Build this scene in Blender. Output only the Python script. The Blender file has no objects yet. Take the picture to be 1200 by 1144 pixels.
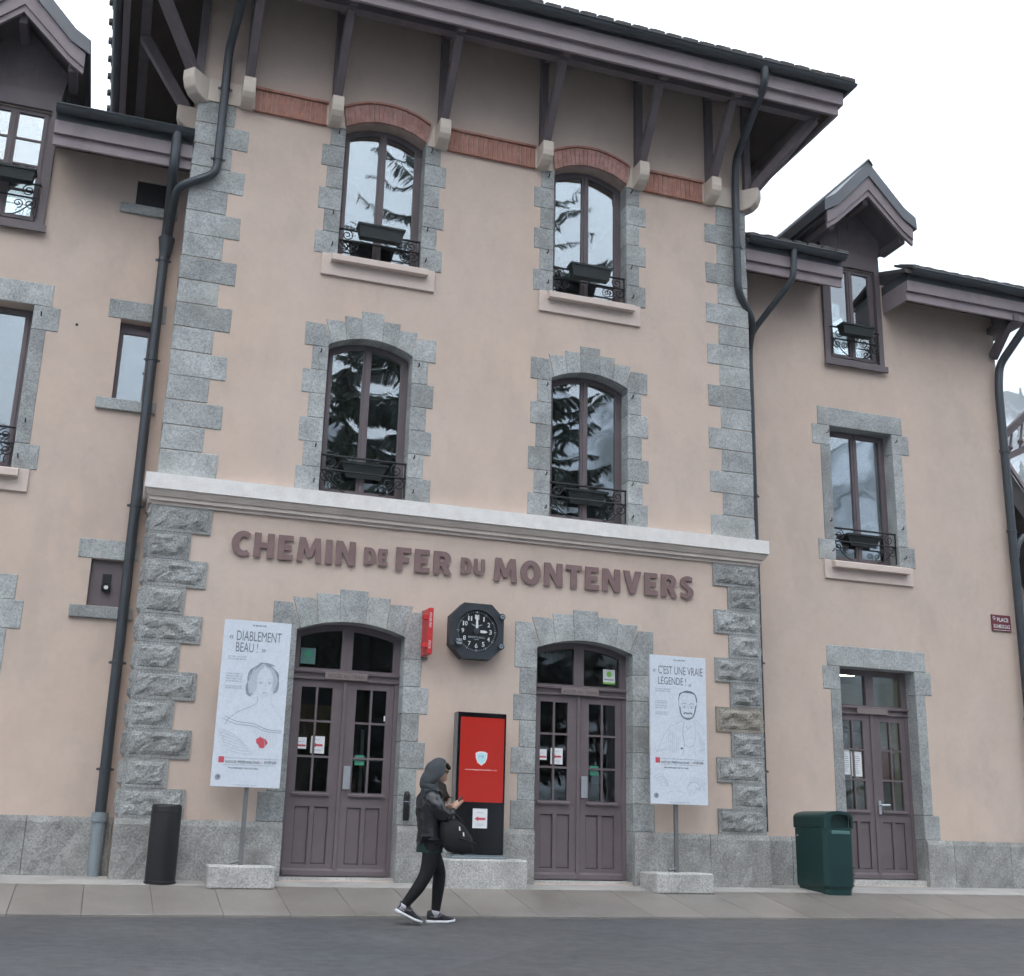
import bpy, bmesh, math, random
from mathutils import Vector, Matrix, noise
random.seed(7)
R = math.radians
S = bpy.context.scene
COL = S.collection

# ------------------------------------------------------------------ camera
cam_d = bpy.data.cameras.new('camera')
cam = bpy.data.objects.new('camera', cam_d)
COL.objects.link(cam)
YAW, PITCH, ROLL = 0.316675, 0.274042, 0.027872
fw = Vector((math.sin(YAW)*math.cos(PITCH), math.cos(YAW)*math.cos(PITCH), math.sin(PITCH)))
r0 = Vector((math.cos(YAW), -math.sin(YAW), 0))
u0 = r0.cross(fw)
rt = math.cos(ROLL)*r0 + math.sin(ROLL)*u0
up = rt.cross(fw)
m3 = Matrix((rt, up, -fw)).transposed()
cam.matrix_world = Matrix.Translation((0, -13.3, 0.70)) @ m3.to_4x4()
cam_d.sensor_fit = 'HORIZONTAL'
cam_d.sensor_width = 36
cam_d.lens = 1386.45/1200*36
cam_d.shift_x = 13.15/1200
cam_d.shift_y = 8.97/1200
cam_d.clip_start = 0.05
cam_d.clip_end = 6000
S.camera = cam

# ------------------------------------------------------------------ sky and sun (overcast)
SUN_EL, SUN_AZ = R(48), R(205)
wd = bpy.data.worlds.new('World')
S.world = wd
wd.use_nodes = True
nt = wd.node_tree
nt.nodes.clear()
sky = nt.nodes.new('ShaderNodeTexSky')
sky.sky_type = 'NISHITA'
sky.sun_disc = False
sky.sun_elevation = SUN_EL
sky.sun_rotation = SUN_AZ
sky.dust_density = 4
bg1 = nt.nodes.new('ShaderNodeBackground')
bg1.inputs[1].default_value = 0.12
nt.links.new(sky.outputs[0], bg1.inputs[0])
tc = nt.nodes.new('ShaderNodeTexCoord')
nz = nt.nodes.new('ShaderNodeTexNoise')
nz.inputs['Scale'].default_value = 2.2
nz.inputs['Detail'].default_value = 5
nt.links.new(tc.outputs['Generated'], nz.inputs['Vector'])
rp = nt.nodes.new('ShaderNodeValToRGB')
rp.color_ramp.elements[0].position = 0.35
rp.color_ramp.elements[0].color = (0.76, 0.86, 0.96, 1)
rp.color_ramp.elements[1].position = 0.62
rp.color_ramp.elements[1].color = (0.90, 0.96, 1.03, 1)
nt.links.new(nz.outputs['Fac'], rp.inputs[0])
bg2 = nt.nodes.new('ShaderNodeBackground')
bg2.inputs[1].default_value = 1.95
sxyz = nt.nodes.new('ShaderNodeSeparateXYZ')
nt.links.new(tc.outputs['Generated'], sxyz.inputs[0])
ov = nt.nodes.new('ShaderNodeMapRange')
ov.inputs['From Min'].default_value = 0.0
ov.inputs['From Max'].default_value = 1.0
ov.inputs['To Min'].default_value = 0.32
ov.inputs['To Max'].default_value = 1.78
nt.links.new(sxyz.outputs['Z'], ov.inputs['Value'])
ovm = nt.nodes.new('ShaderNodeVectorMath')
ovm.operation = 'SCALE'
nt.links.new(rp.outputs[0], ovm.inputs[0])
nt.links.new(ov.outputs[0], ovm.inputs['Scale'])
nt.links.new(ovm.outputs[0], bg2.inputs[0])
mx = nt.nodes.new('ShaderNodeMixShader')
mx.inputs[0].default_value = 0.88
nt.links.new(bg1.outputs[0], mx.inputs[1])
nt.links.new(bg2.outputs[0], mx.inputs[2])
wo = nt.nodes.new('ShaderNodeOutputWorld')
nt.links.new(mx.outputs[0], wo.inputs[0])
sun_d = bpy.data.lights.new('sun', 'SUN')
sun_d.energy = 0.6
sun_d.angle = R(50)
sun_d.color = (1.0, 0.96, 0.91)
sun = bpy.data.objects.new('sun', sun_d)
COL.objects.link(sun)
sdir = Vector((math.sin(SUN_AZ)*math.cos(SUN_EL), math.cos(SUN_AZ)*math.cos(SUN_EL), math.sin(SUN_EL)))
sun.rotation_euler = sdir.to_track_quat('Z', 'Y').to_euler()
S.view_settings.view_transform = 'Standard'
S.view_settings.look = 'None'
S.view_settings.exposure = 0.37
S.view_settings.gamma = 1
S.cycles.use_adaptive_sampling = True
S.cycles.adaptive_threshold = 0.06
S.cycles.adaptive_min_samples = 20
S.cycles.max_bounces = 5
S.cycles.diffuse_bounces = 2
S.cycles.glossy_bounces = 3
S.cycles.transmission_bounces = 4
S.cycles.volume_bounces = 0
S.cycles.transparent_max_bounces = 8

# ------------------------------------------------------------------ materials
MATS = {}


def new_mat(name):
    m = bpy.data.materials.new(name)
    m.use_nodes = True
    nt = m.node_tree
    b = nt.nodes['Principled BSDF']
    MATS[name] = m
    return m, nt, b


def N(nt, t, **kw):
    n = nt.nodes.new(t)
    for k, v in kw.items():
        if k in n.inputs:
            n.inputs[k].default_value = v
        else:
            setattr(n, k, v)
    return n


def surf(name, col, rough=0.7, var=0.15, scale=3.0, fine=40.0, fvar=0.08, bump=0.15, bscale=None, rnd=0.0,
         spec=0.3, metal=0.0, hue=None, stain=None, coat=0.0, bdist=0.01):
    """general surface: two scales of tonal noise, optional per-piece tint, fine relief"""
    m, nt, b = new_mat(name)
    L = nt.links.new
    geo = N(nt, 'ShaderNodeNewGeometry')
    n1 = N(nt, 'ShaderNodeTexNoise', Scale=scale, Detail=3.0, Roughness=0.6)
    n2 = N(nt, 'ShaderNodeTexNoise', Scale=fine, Detail=3.0, Roughness=0.65)
    L(geo.outputs['Position'], n1.inputs['Vector'])
    L(geo.outputs['Position'], n2.inputs['Vector'])

    def mr(src, lo, hi):
        k = N(nt, 'ShaderNodeMapRange')
        k.inputs['From Min'].default_value = 0.25
        k.inputs['From Max'].default_value = 0.75
        k.inputs['To Min'].default_value = lo
        k.inputs['To Max'].default_value = hi
        L(src, k.inputs['Value'])
        return k.outputs[0]
    v = N(nt, 'ShaderNodeMath', operation='MULTIPLY')
    L(mr(n1.outputs['Fac'], 1-var, 1+var), v.inputs[0])
    L(mr(n2.outputs['Fac'], 1-fvar, 1+fvar), v.inputs[1])
    val = v.outputs[0]
    if rnd:
        oi = N(nt, 'ShaderNodeObjectInfo')
        k = N(nt, 'ShaderNodeMapRange')
        k.inputs['To Min'].default_value = 1-rnd
        k.inputs['To Max'].default_value = 1+rnd
        L(oi.outputs['Random'], k.inputs['Value'])
        v2 = N(nt, 'ShaderNodeMath', operation='MULTIPLY')
        L(val, v2.inputs[0])
        L(k.outputs[0], v2.inputs[1])
        val = v2.outputs[0]
    base = N(nt, 'ShaderNodeRGB')
    base.outputs[0].default_value = (*col, 1)
    csrc = base.outputs[0]
    if hue:
        n3 = N(nt, 'ShaderNodeTexNoise', Scale=scale*0.45, Detail=4.0)
        L(geo.outputs['Position'], n3.inputs['Vector'])
        mxh = N(nt, 'ShaderNodeMix', data_type='RGBA')
        L(mr(n3.outputs['Fac'], 0, 1), mxh.inputs[0])
        mxh.inputs[6].default_value = (*col, 1)
        mxh.inputs[7].default_value = (*hue, 1)
        csrc = mxh.outputs[2]
    if stain:
        # long vertical streaks of dirt
        mp = N(nt, 'ShaderNodeMapping')
        mp.inputs['Scale'].default_value = (1.6, 1.6, 0.75)
        L(geo.outputs['Position'], mp.inputs['Vector'])
        n4 = N(nt, 'ShaderNodeTexNoise', Scale=1.6, Detail=6.0, Roughness=0.62)
        L(mp.outputs[0], n4.inputs['Vector'])
        k = N(nt, 'ShaderNodeMapRange')
        k.inputs['From Min'].default_value = 0.5
        k.inputs['From Max'].default_value = 0.72
        k.inputs['To Max'].default_value = 0.5
        L(n4.outputs['Fac'], k.inputs['Value'])
        mxs = N(nt, 'ShaderNodeMix', data_type='RGBA')
        L(k.outputs[0], mxs.inputs[0])
        L(csrc, mxs.inputs[6])
        mxs.inputs[7].default_value = (*stain, 1)
        csrc = mxs.outputs[2]
    mul = N(nt, 'ShaderNodeVectorMath', operation='SCALE')
    L(csrc, mul.inputs[0])
    L(val, mul.inputs['Scale'])
    L(mul.outputs[0], b.inputs['Base Color'])
    b.inputs['Roughness'].default_value = rough
    b.inputs['Specular IOR Level'].default_value = spec
    b.inputs['Metallic'].default_value = metal
    b.inputs['Coat Weight'].default_value = coat
    if bump:
        nb = N(nt, 'ShaderNodeTexNoise', Scale=bscale or fine, Detail=3.0, Roughness=0.65)
        L(geo.outputs['Position'], nb.inputs['Vector'])
        bp = N(nt, 'ShaderNodeBump', Strength=bump, Distance=bdist)
        L(nb.outputs['Fac'], bp.inputs['Height'])
        L(bp.outputs[0], b.inputs['Normal'])
    return m


def granite(name, lo, mid, hi, rnd=0.12, bump=0.25, blotch=None, rough=0.85):
    m, nt, b = new_mat(name)
    L = nt.links.new
    geo = N(nt, 'ShaderNodeNewGeometry')
    n1 = N(nt, 'ShaderNodeTexNoise', Scale=52.0, Detail=3.0, Roughness=0.7)
    n2 = N(nt, 'ShaderNodeTexNoise', Scale=3.2, Detail=3.0, Roughness=0.6)
    n3 = N(nt, 'ShaderNodeTexNoise', Scale=14.0, Detail=4.0, Roughness=0.6)
    for n in (n1, n2, n3):
        L(geo.outputs['Position'], n.inputs['Vector'])
    rp = N(nt, 'ShaderNodeValToRGB')
    e = rp.color_ramp.elements
    e[0].position = 0.36
    e[0].color = (*lo, 1)
    e[1].position = 0.66
    e[1].color = (*hi, 1)
    x = e.new(0.5)
    x.color = (*mid, 1)
    L(n1.outputs['Fac'], rp.inputs[0])
    oi = N(nt, 'ShaderNodeObjectInfo')
    k = N(nt, 'ShaderNodeMapRange')
    k.inputs['To Min'].default_value = 1-rnd
    k.inputs['To Max'].default_value = 1+rnd
    L(oi.outputs['Random'], k.inputs['Value'])
    k2 = N(nt, 'ShaderNodeMapRange')
    k2.inputs['From Min'].default_value = 0.3
    k2.inputs['From Max'].default_value = 0.7
    k2.inputs['To Min'].default_value = 0.78
    k2.inputs['To Max'].default_value = 1.2
    L(n2.outputs['Fac'], k2.inputs['Value'])
    mm = N(nt, 'ShaderNodeMath', operation='MULTIPLY')
    L(k.outputs[0], mm.inputs[0])
    L(k2.outputs[0], mm.inputs[1])
    csrc = rp.outputs[0]
    if blotch:
        k3 = N(nt, 'ShaderNodeMapRange')
        k3.inputs['From Min'].default_value = 0.5
        k3.inputs['From Max'].default_value = 0.7
        k3.inputs['To Max'].default_value = 0.55
        n4 = N(nt, 'ShaderNodeTexNoise', Scale=1.9, Detail=7.0, Roughness=0.65)
        L(geo.outputs['Position'], n4.inputs['Vector'])
        L(n4.outputs['Fac'], k3.inputs['Value'])
        mb = N(nt, 'ShaderNodeMix', data_type='RGBA')
        L(k3.outputs[0], mb.inputs[0])
        L(csrc, mb.inputs[6])
        mb.inputs[7].default_value = (*blotch, 1)
        csrc = mb.outputs[2]
    mul = N(nt, 'ShaderNodeVectorMath', operation='SCALE')
    L(csrc, mul.inputs[0])
    L(mm.outputs[0], mul.inputs['Scale'])
    L(mul.outputs[0], b.inputs['Base Color'])
    b.inputs['Roughness'].default_value = rough
    b.inputs['Specular IOR Level'].default_value = 0.25
    add = N(nt, 'ShaderNodeMath', operation='ADD')
    L(n1.outputs['Fac'], add.inputs[0])
    L(n3.outputs['Fac'], add.inputs[1])
    bp = N(nt, 'ShaderNodeBump', Strength=bump, Distance=0.012)
    L(add.outputs[0], bp.inputs['Height'])
    L(bp.outputs[0], b.inputs['Normal'])
    return m


def glass(name, refl, tint=(0.75, 0.8, 0.8), wav=0.02):
    m, nt, b = new_mat(name)
    nt.nodes.remove(b)
    L = nt.links.new
    out = nt.nodes['Material Output']
    gl = N(nt, 'ShaderNodeBsdfGlossy', Roughness=0.015)
    gl.inputs['Color'].default_value = (0.90, 0.95, 1.0, 1)
    tr = N(nt, 'ShaderNodeBsdfTransparent')
    tr.inputs['Color'].default_value = (*tint, 1)
    fr = N(nt, 'ShaderNodeFresnel', IOR=1.5)
    ad = N(nt, 'ShaderNodeMath', operation='ADD')
    ad.inputs[1].default_value = refl
    L(fr.outputs[0], ad.inputs[0])
    geo = N(nt, 'ShaderNodeNewGeometry')
    nz = N(nt, 'ShaderNodeTexNoise', Scale=1.7, Detail=1.0)
    L(geo.outputs['Position'], nz.inputs['Vector'])
    bp = N(nt, 'ShaderNodeBump', Strength=wav, Distance=0.2)
    L(nz.outputs['Fac'], bp.inputs['Height'])
    L(bp.outputs[0], gl.inputs['Normal'])
    mx = N(nt, 'ShaderNodeMixShader')
    L(ad.outputs[0], mx.inputs[0])
    L(tr.outputs[0], mx.inputs[1])
    L(gl.outputs[0], mx.inputs[2])
    L(mx.outputs[0], out.inputs['Surface'])
    return m


def emit(name, col, strength, base=None):
    m, nt, b = new_mat(name)
    b.inputs['Base Color'].default_value = (*(base or col), 1)
    b.inputs['Emission Color'].default_value = (*col, 1)
    b.inputs['Emission Strength'].default_value = strength
    b.inputs['Roughness'].default_value = 0.2
    return m


surf('plaster', (0.618, 0.484, 0.402), 0.92, var=0.06, scale=1.6, fine=14, fvar=0.035, bump=0.25, bscale=60, hue=(0.585, 0.476, 0.412), stain=(0.490, 0.397, 0.343), spec=0.1, bdist=0.004)
granite('granite', (0.25, 0.262, 0.265), (0.365, 0.378, 0.375), (0.47, 0.48, 0.47), rnd=0.17, blotch=(0.33, 0.32, 0.29))
granite('rock_granite', (0.18, 0.187, 0.188), (0.30, 0.307, 0.302), (0.41, 0.412, 0.402), rnd=0.12, bump=0.7, blotch=(0.21, 0.20, 0.18))
granite('rock_granite_ochre', (0.18, 0.165, 0.145), (0.31, 0.285, 0.245), (0.41, 0.38, 0.335), rnd=0.05, bump=0.6, blotch=(0.29, 0.235, 0.18))
granite('plinth_granite', (0.22, 0.22, 0.212), (0.325, 0.32, 0.305), (0.42, 0.412, 0.395), rnd=0.12, bump=0.5, blotch=(0.215, 0.208, 0.192))
granite('pale_granite', (0.30, 0.29, 0.28), (0.45, 0.44, 0.42), (0.58, 0.57, 0.55), rnd=0.05, bump=0.3, blotch=(0.36, 0.34, 0.31))
surf('sill_paint', (0.66, 0.55, 0.49), 0.8, var=0.05, scale=5, fvar=0.03, bump=0.1, spec=0.2)
surf('cornice_paint', (0.74, 0.70, 0.67), 0.85, var=0.10, scale=7, fine=55, fvar=0.10, bump=0.3, hue=(0.80, 0.775, 0.75), spec=0.2)
surf('moulding_paint', (0.64, 0.56, 0.51), 0.85, var=0.08, scale=4, fvar=0.05, bump=0.1, spec=0.2)
surf('corbel_paint', (0.66, 0.57, 0.49), 0.85, var=0.06, scale=6, fvar=0.04, bump=0.1, spec=0.2)
surf('brick_pale', (0.43, 0.215, 0.18), 0.9, var=0.28, scale=12, fine=60, fvar=0.22, bump=0.4, hue=(0.50, 0.30, 0.265), spec=0.15)
surf('brick', (0.40, 0.185, 0.14), 0.9, var=0.28, scale=9, fine=60, fvar=0.2, bump=0.4, hue=(0.46, 0.235, 0.185), spec=0.15)
surf('mortar', (0.50, 0.38, 0.32), 0.95, var=0.15, scale=8, bump=0.3, spec=0.1)
surf('door_paint', (0.152, 0.122, 0.130), 0.55, var=0.08, scale=3, fine=30, fvar=0.05, bump=0.05, stain=(0.12, 0.09, 0.094), spec=0.4)
surf('frame_paint', (0.140, 0.113, 0.122), 0.55, var=0.08, scale=4, fvar=0.04, bump=0.05, spec=0.4)
surf('fascia_paint', (0.27, 0.222, 0.237), 0.6, var=0.10, scale=2.2, fine=20, fvar=0.05, bump=0.08, stain=(0.17, 0.14, 0.15), spec=0.35)
surf('timber_paint', (0.135, 0.110, 0.118), 0.65, var=0.14, scale=5, fine=35, fvar=0.08, bump=0.15, spec=0.3)
surf('soffit_wood', (0.070, 0.046, 0.031), 0.75, var=0.15, scale=2.5, fine=18, fvar=0.10, bump=0.12, spec=0.2)
surf('zinc', (0.048, 0.056, 0.066), 0.45, var=0.12, scale=3.5, fine=25, fvar=0.06, bump=0.04, spec=0.5, metal=0.25)
surf('iron_grey', (0.22, 0.26, 0.28), 0.55, var=0.10, scale=5, fvar=0.05, bump=0.05, spec=0.4)
surf('roof_tile', (0.075, 0.068, 0.068), 0.75, var=0.25, scale=6, fine=35, fvar=0.12, bump=0.2, rnd=0.2, spec=0.3)
surf('roof_metal', (0.14, 0.145, 0.16), 0.5, var=0.1, scale=3, fvar=0.05, bump=0.04, metal=0.2, spec=0.4)
surf('wrought_iron', (0.016, 0.017, 0.019), 0.5, var=0.1, bump=0.1, spec=0.4)
surf('planter_wood', (0.022, 0.028, 0.029), 0.6, var=0.2, scale=8, fine=40, bump=0.2, spec=0.35)
surf('soil', (0.03, 0.025, 0.02), 0.95, var=0.3, scale=20, bump=0.6)
surf('letter_paint', (0.215, 0.140, 0.138), 0.6, var=0.07, scale=6, fvar=0.06, bump=0.05, spec=0.3)
surf('asphalt', (0.066, 0.070, 0.077), 0.62, var=0.16, scale=0.9, fine=8, fvar=0.30, bump=0.9, bscale=45, hue=(0.092, 0.090, 0.088), spec=0.35, bdist=0.006)
surf('asphalt_patch', (0.074, 0.074, 0.075), 0.65, var=0.16, scale=1.1, fine=7, fvar=0.30, bump=0.8, bscale=40, spec=0.35, bdist=0.006)
surf('paving_stone', (0.200, 0.183, 0.168), 0.36, var=0.16, scale=1.6, fine=30, fvar=0.10, bump=0.15, rnd=0.07, hue=(0.215, 0.190, 0.168), spec=0.45)
surf('paving_joint', (0.15, 0.138, 0.127), 0.9, var=0.2, scale=9, bump=0.3)
surf('concrete_strip', (0.36, 0.34, 0.32), 0.75, var=0.18, scale=2.0, fine=35, fvar=0.12, bump=0.25, spec=0.3)
surf('ground_soil', (0.16, 0.155, 0.15), 0.95, var=0.2, scale=0.2, fine=3, bump=0.1)
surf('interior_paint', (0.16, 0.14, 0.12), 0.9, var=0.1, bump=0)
surf('interior_pale', (0.62, 0.60, 0.46), 0.9, var=0.08, bump=0)
surf('interior_wood', (0.42, 0.25, 0.10), 0.6, var=0.15, bump=0)
surf('interior_white', (0.75, 0.75, 0.72), 0.6, var=0.05, bump=0)
surf('interior_orange', (0.45, 0.13, 0.05), 0.7, var=0.15, bump=0)
surf('black_plastic', (0.010, 0.010, 0.012), 0.45, var=0.15, scale=6, bump=0.05, spec=0.4)
surf('black_gloss', (0.008, 0.008, 0.010), 0.12, var=0.05, bump=0, spec=0.5)
surf('clock_metal', (0.030, 0.036, 0.045), 0.5, var=0.12, scale=8, bump=0.08, spec=0.45)
surf('clock_dial', (0.008, 0.011, 0.013), 0.5, var=0.05, bump=0)
surf('print_white', (0.72, 0.74, 0.74), 0.6, var=0.02, bump=0)
surf('paper', (0.78, 0.78, 0.79), 0.8, var=0.02, bump=0)
surf('poster_white', (0.64, 0.685, 0.75), 0.55, var=0.025, scale=2, bump=0, spec=0.3)
surf('ink_dark', (0.17, 0.19, 0.225), 0.7, var=0.05, bump=0)
surf('ink_grey', (0.27, 0.31, 0.36), 0.7, var=0.05, bump=0)
surf('ink_pale', (0.47, 0.52, 0.585), 0.7, var=0.05, bump=0)
surf('ink_red', (0.58, 0.09, 0.12), 0.6, var=0.05, bump=0)
surf('sign_red', (0.58, 0.035, 0.035), 0.4, var=0.05, bump=0, spec=0.4)
surf('street_sign_red', (0.15, 0.022, 0.035), 0.4, var=0.1, scale=9, bump=0, spec=0.4)
surf('green_plastic', (0.007, 0.038, 0.036), 0.42, var=0.10, scale=4, fine=40, fvar=0.05, bump=0.04, spec=0.4)
surf('green_pale', (0.10, 0.20, 0.19), 0.5, var=0.05, bump=0)
surf('sticker_green', (0.05, 0.30, 0.17), 0.5, var=0.08, bump=0)
surf('sticker_lime', (0.22, 0.55, 0.10), 0.5, var=0.05, bump=0)
surf('plaque', (0.235, 0.190, 0.185), 0.6, var=0.06, bump=0)
surf('plaque_ink', (0.10, 0.075, 0.075), 0.6, var=0.06, bump=0)
surf('steel', (0.55, 0.57, 0.60), 0.35, var=0.08, bump=0.03, metal=0.7)
surf('grey_steel', (0.20, 0.20, 0.20), 0.45, var=0.1, bump=0.05, metal=0.4)
surf('skin', (0.50, 0.30, 0.22), 0.55, var=0.06, scale=12, bump=0.05, spec=0.35)
surf('lips', (0.36, 0.13, 0.12), 0.5, var=0.05, bump=0)
surf('hair', (0.022, 0.014, 0.010), 0.5, var=0.3, scale=40, bump=0.3)
surf('leather', (0.009, 0.010, 0.013), 0.26, var=0.2, scale=10, fine=60, bump=0.35, bscale=18, spec=0.55)
surf('hood_cloth', (0.050, 0.055, 0.062), 0.9, var=0.12, scale=12, fine=120, bump=0.25)
surf('hood_lining', (0.16, 0.12, 0.10), 0.9, var=0.12, scale=12, bump=0.2)
surf('green_cloth', (0.010, 0.032, 0.023), 0.9, var=0.15, scale=12, bump=0.25)
surf('legging', (0.006, 0.006, 0.007), 0.8, var=0.15, scale=10, bump=0.15)
surf('shoe', (0.030, 0.031, 0.036), 0.7, var=0.25, scale=30, bump=0.3)
surf('shoe_trim', (0.12, 0.11, 0.115), 0.7, var=0.15, scale=30, bump=0.2)
surf('shoe_sole', (0.72, 0.72, 0.74), 0.6, var=0.05, bump=0.05)
surf('sock', (0.42, 0.40, 0.44), 0.9, var=0.1, bump=0.2)
surf('bag_cloth', (0.010, 0.010, 0.012), 0.7, var=0.2, scale=10, fine=80, bump=0.3, spec=0.3)
surf('bark', (0.07, 0.055, 0.045), 0.95, var=0.3, scale=6, fine=25, bump=0.5)
surf('needles', (0.030, 0.050, 0.030), 0.8, var=0.3, scale=1.2, fine=9, fvar=0.3, bump=0)
surf('mountain_forest', (0.05, 0.065, 0.06), 0.95, var=0.3, scale=0.02, fine=0.2, fvar=0.2, bump=0)
glass('window_glass', 0.23)
glass('door_glass', 0.03, tint=(0.72, 0.76, 0.74), wav=0.01)
emit('screen_red', (0.60, 0.035, 0.022), 0.13, base=(0.36, 0.022, 0.016))
emit('screen_blue', (0.32, 0.52, 0.58), 0.30)
emit('screen_white', (0.75, 0.60, 0.58), 0.25)
emit('lamp_glow', (1.0, 0.97, 0.90), 26)


# ------------------------------------------------------------------ builders
def wloc(o):
    v = Vector((0, 0, 0))
    while o:
        v = v + o.location
        o = o.parent
    return v


def link(o, parent=None):
    COL.objects.link(o)
    if parent:
        o.parent = parent
    return o


def tag(o, label, cat, group=None):
    o['label'] = label
    o['category'] = cat
    if group:
        o['group'] = group
    return o


def thing(name, loc, label, cat, group=None):
    o = bpy.data.objects.new(name, None)
    o.empty_display_size = 0.2
    o.location = loc
    COL.objects.link(o)
    return tag(o, label, cat, group)


class MB:
    def __init__(s):
        s.v, s.f, s.mi = [], [], []

    def add(s, verts, faces, mi=0):
        b = len(s.v)
        s.v += [tuple(p) for p in verts]
        s.f += [[b+i for i in f] for f in faces]
        s.mi += [mi]*len(faces)
        return s

    def box(s, x0, x1, y0, y1, z0, z1, mi=0):
        return s.add([(x0, y0, z0), (x1, y0, z0), (x1, y1, z0), (x0, y1, z0), (x0, y0, z1), (x1, y0, z1), (x1, y1, z1), (x0, y1, z1)],
                     [(0, 3, 2, 1), (4, 5, 6, 7), (0, 1, 5, 4), (1, 2, 6, 5), (2, 3, 7, 6), (3, 0, 4, 7)], mi)

    def prism(s, poly, y0, y1, mi=0):
        """poly: (x,z) counter-clockwise seen from -y; y0 front"""
        n = len(poly)
        a = sum(poly[i][0]*poly[(i+1) % n][1]-poly[(i+1) % n][0]*poly[i][1] for i in range(n))
        if a < 0:
            poly = poly[::-1]
        v = [(x, y0, z) for x, z in poly]+[(x, y1, z) for x, z in poly]
        f = [tuple(range(n)), tuple(range(2*n-1, n-1, -1))]
        f += [(i, i+n, (i+1) % n+n, (i+1) % n) for i in range(n)]
        return s.add(v, f, mi)

    def prism_x(s, poly, x0, x1, mi=0, m0=0.0, m1=0.0):
        """poly: (y,z) profile swept along x; m0/m1 mitre: x shift per unit of -y at each end"""
        n = len(poly)
        a = sum(poly[i][0]*poly[(i+1) % n][1]-poly[(i+1) % n][0]*poly[i][1] for i in range(n))
        if a < 0:
            poly = poly[::-1]
        v = [(x0+m0*y, y, z) for y, z in poly]+[(x1+m1*y, y, z) for y, z in poly]
        f = [tuple(range(n-1, -1, -1)), tuple(range(n, 2*n))]
        f += [(i, (i+1) % n, (i+1) % n+n, i+n) for i in range(n)]
        return s.add(v, f, mi)

    def beam(s, a, b, w, h, mi=0, upv=(0, 0, 1)):
        a, b = Vector(a), Vector(b)
        d = (b-a).normalized()
        sd = d.cross(Vector(upv))
        if sd.length < 1e-4:
            sd = Vector((1, 0, 0))
        sd.normalize()
        u = sd.cross(d)
        v = []
        for p in (a, b):
            for i, j in ((-1, -1), (1, -1), (1, 1), (-1, 1)):
                v.append(p+sd*(i*w/2)+u*(j*h/2))
        return s.add(v, [(0, 1, 2, 3), (7, 6, 5, 4), (0, 4, 5, 1), (1, 5, 6, 2), (2, 6, 7, 3), (3, 7, 4, 0)], mi)

    def tube(s, pts, r, n=8, mi=0, cap=True):
        pts = [Vector(p) for p in pts]
        rs = r if isinstance(r, (list, tuple)) else [r]*len(pts)
        t0 = (pts[1]-pts[0]).normalized()
        ref = Vector((0, 0, 1)) if abs(t0.z) < 0.9 else Vector((1, 0, 0))
        u = t0.cross(ref).normalized()
        v = []
        for i, p in enumerate(pts):
            t = (pts[min(i+1, len(pts)-1)]-pts[max(i-1, 0)]).normalized()
            u = (u-t*u.dot(t)).normalized()
            w = t.cross(u)
            for k in range(n):
                a = 2*math.pi*k/n
                v.append(p+(u*math.cos(a)+w*math.sin(a))*rs[i])
        f = []
        for i in range(len(pts)-1):
            for k in range(n):
                f.append((i*n+k, i*n+(k+1) % n, (i+1)*n+(k+1) % n, (i+1)*n+k))
        if cap:
            f.append(tuple(range(n-1, -1, -1)))
            f.append(tuple(range((len(pts)-1)*n, len(pts)*n)))
        return s.add(v, f, mi)

    def lathe(s, prof, c, n=24, mi=0, axis='z'):
        v, f = [], []
        for r, z in prof:
            for k in range(n):
                a = 2*math.pi*k/n
                if axis == 'z':
                    v.append((c[0]+r*math.cos(a), c[1]+r*math.sin(a), c[2]+z))
                else:  # axis -y (facing the street)
                    v.append((c[0]+r*math.cos(a), c[1]-z, c[2]+r*math.sin(a)))
        for i in range(len(prof)-1):
            for k in range(n):
                f.append((i*n+k, i*n+(k+1) % n, (i+1)*n+(k+1) % n, (i+1)*n+k))
        f.append(tuple(range(n-1, -1, -1)))
        f.append(tuple(range((len(prof)-1)*n, len(prof)*n)))
        return s.add(v, f, mi)

    def disc(s, c, r, y, n=24, mi=0, r_in=0, a0=0, a1=2*math.pi):
        v, f = [], []
        if r_in:
            for k in range(n+1):
                a = a0+(a1-a0)*k/n
                v += [(c[0]+r*math.cos(a), y, c[1]+r*math.sin(a)), (c[0]+r_in*math.cos(a), y, c[1]+r_in*math.sin(a))]
            for k in range(n):
                f.append((2*k, 2*k+2, 2*k+3, 2*k+1))
        else:
            v = [(c[0]+r*math.cos(a0+(a1-a0)*k/n), y, c[1]+r*math.sin(a0+(a1-a0)*k/n)) for k in range(n)]
            f = [tuple(range(n))]
        return s.add(v, f, mi)

    def quad(s, x0, x1, z0, z1, y, mi=0):
        return s.add([(x0, y, z0), (x1, y, z0), (x1, y, z1), (x0, y, z1)], [(0, 1, 2, 3)], mi)

    def ribbon(s, pts, y, w, mi=0):
        """flat printed line in the plane y"""
        v, f = [], []
        for i, p in enumerate(pts):
            a, b = pts[max(i-1, 0)], pts[min(i+1, len(pts)-1)]
            dx, dz = b[0]-a[0], b[1]-a[1]
            l = math.hypot(dx, dz) or 1
            nx, nz_ = -dz/l*w/2, dx/l*w/2
            v += [(p[0]+nx, y, p[1]+nz_), (p[0]-nx, y, p[1]-nz_)]
        for i in range(len(pts)-1):
            f.append((2*i, 2*i+1, 2*i+3, 2*i+2))
        return s.add(v, f, mi)

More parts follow.
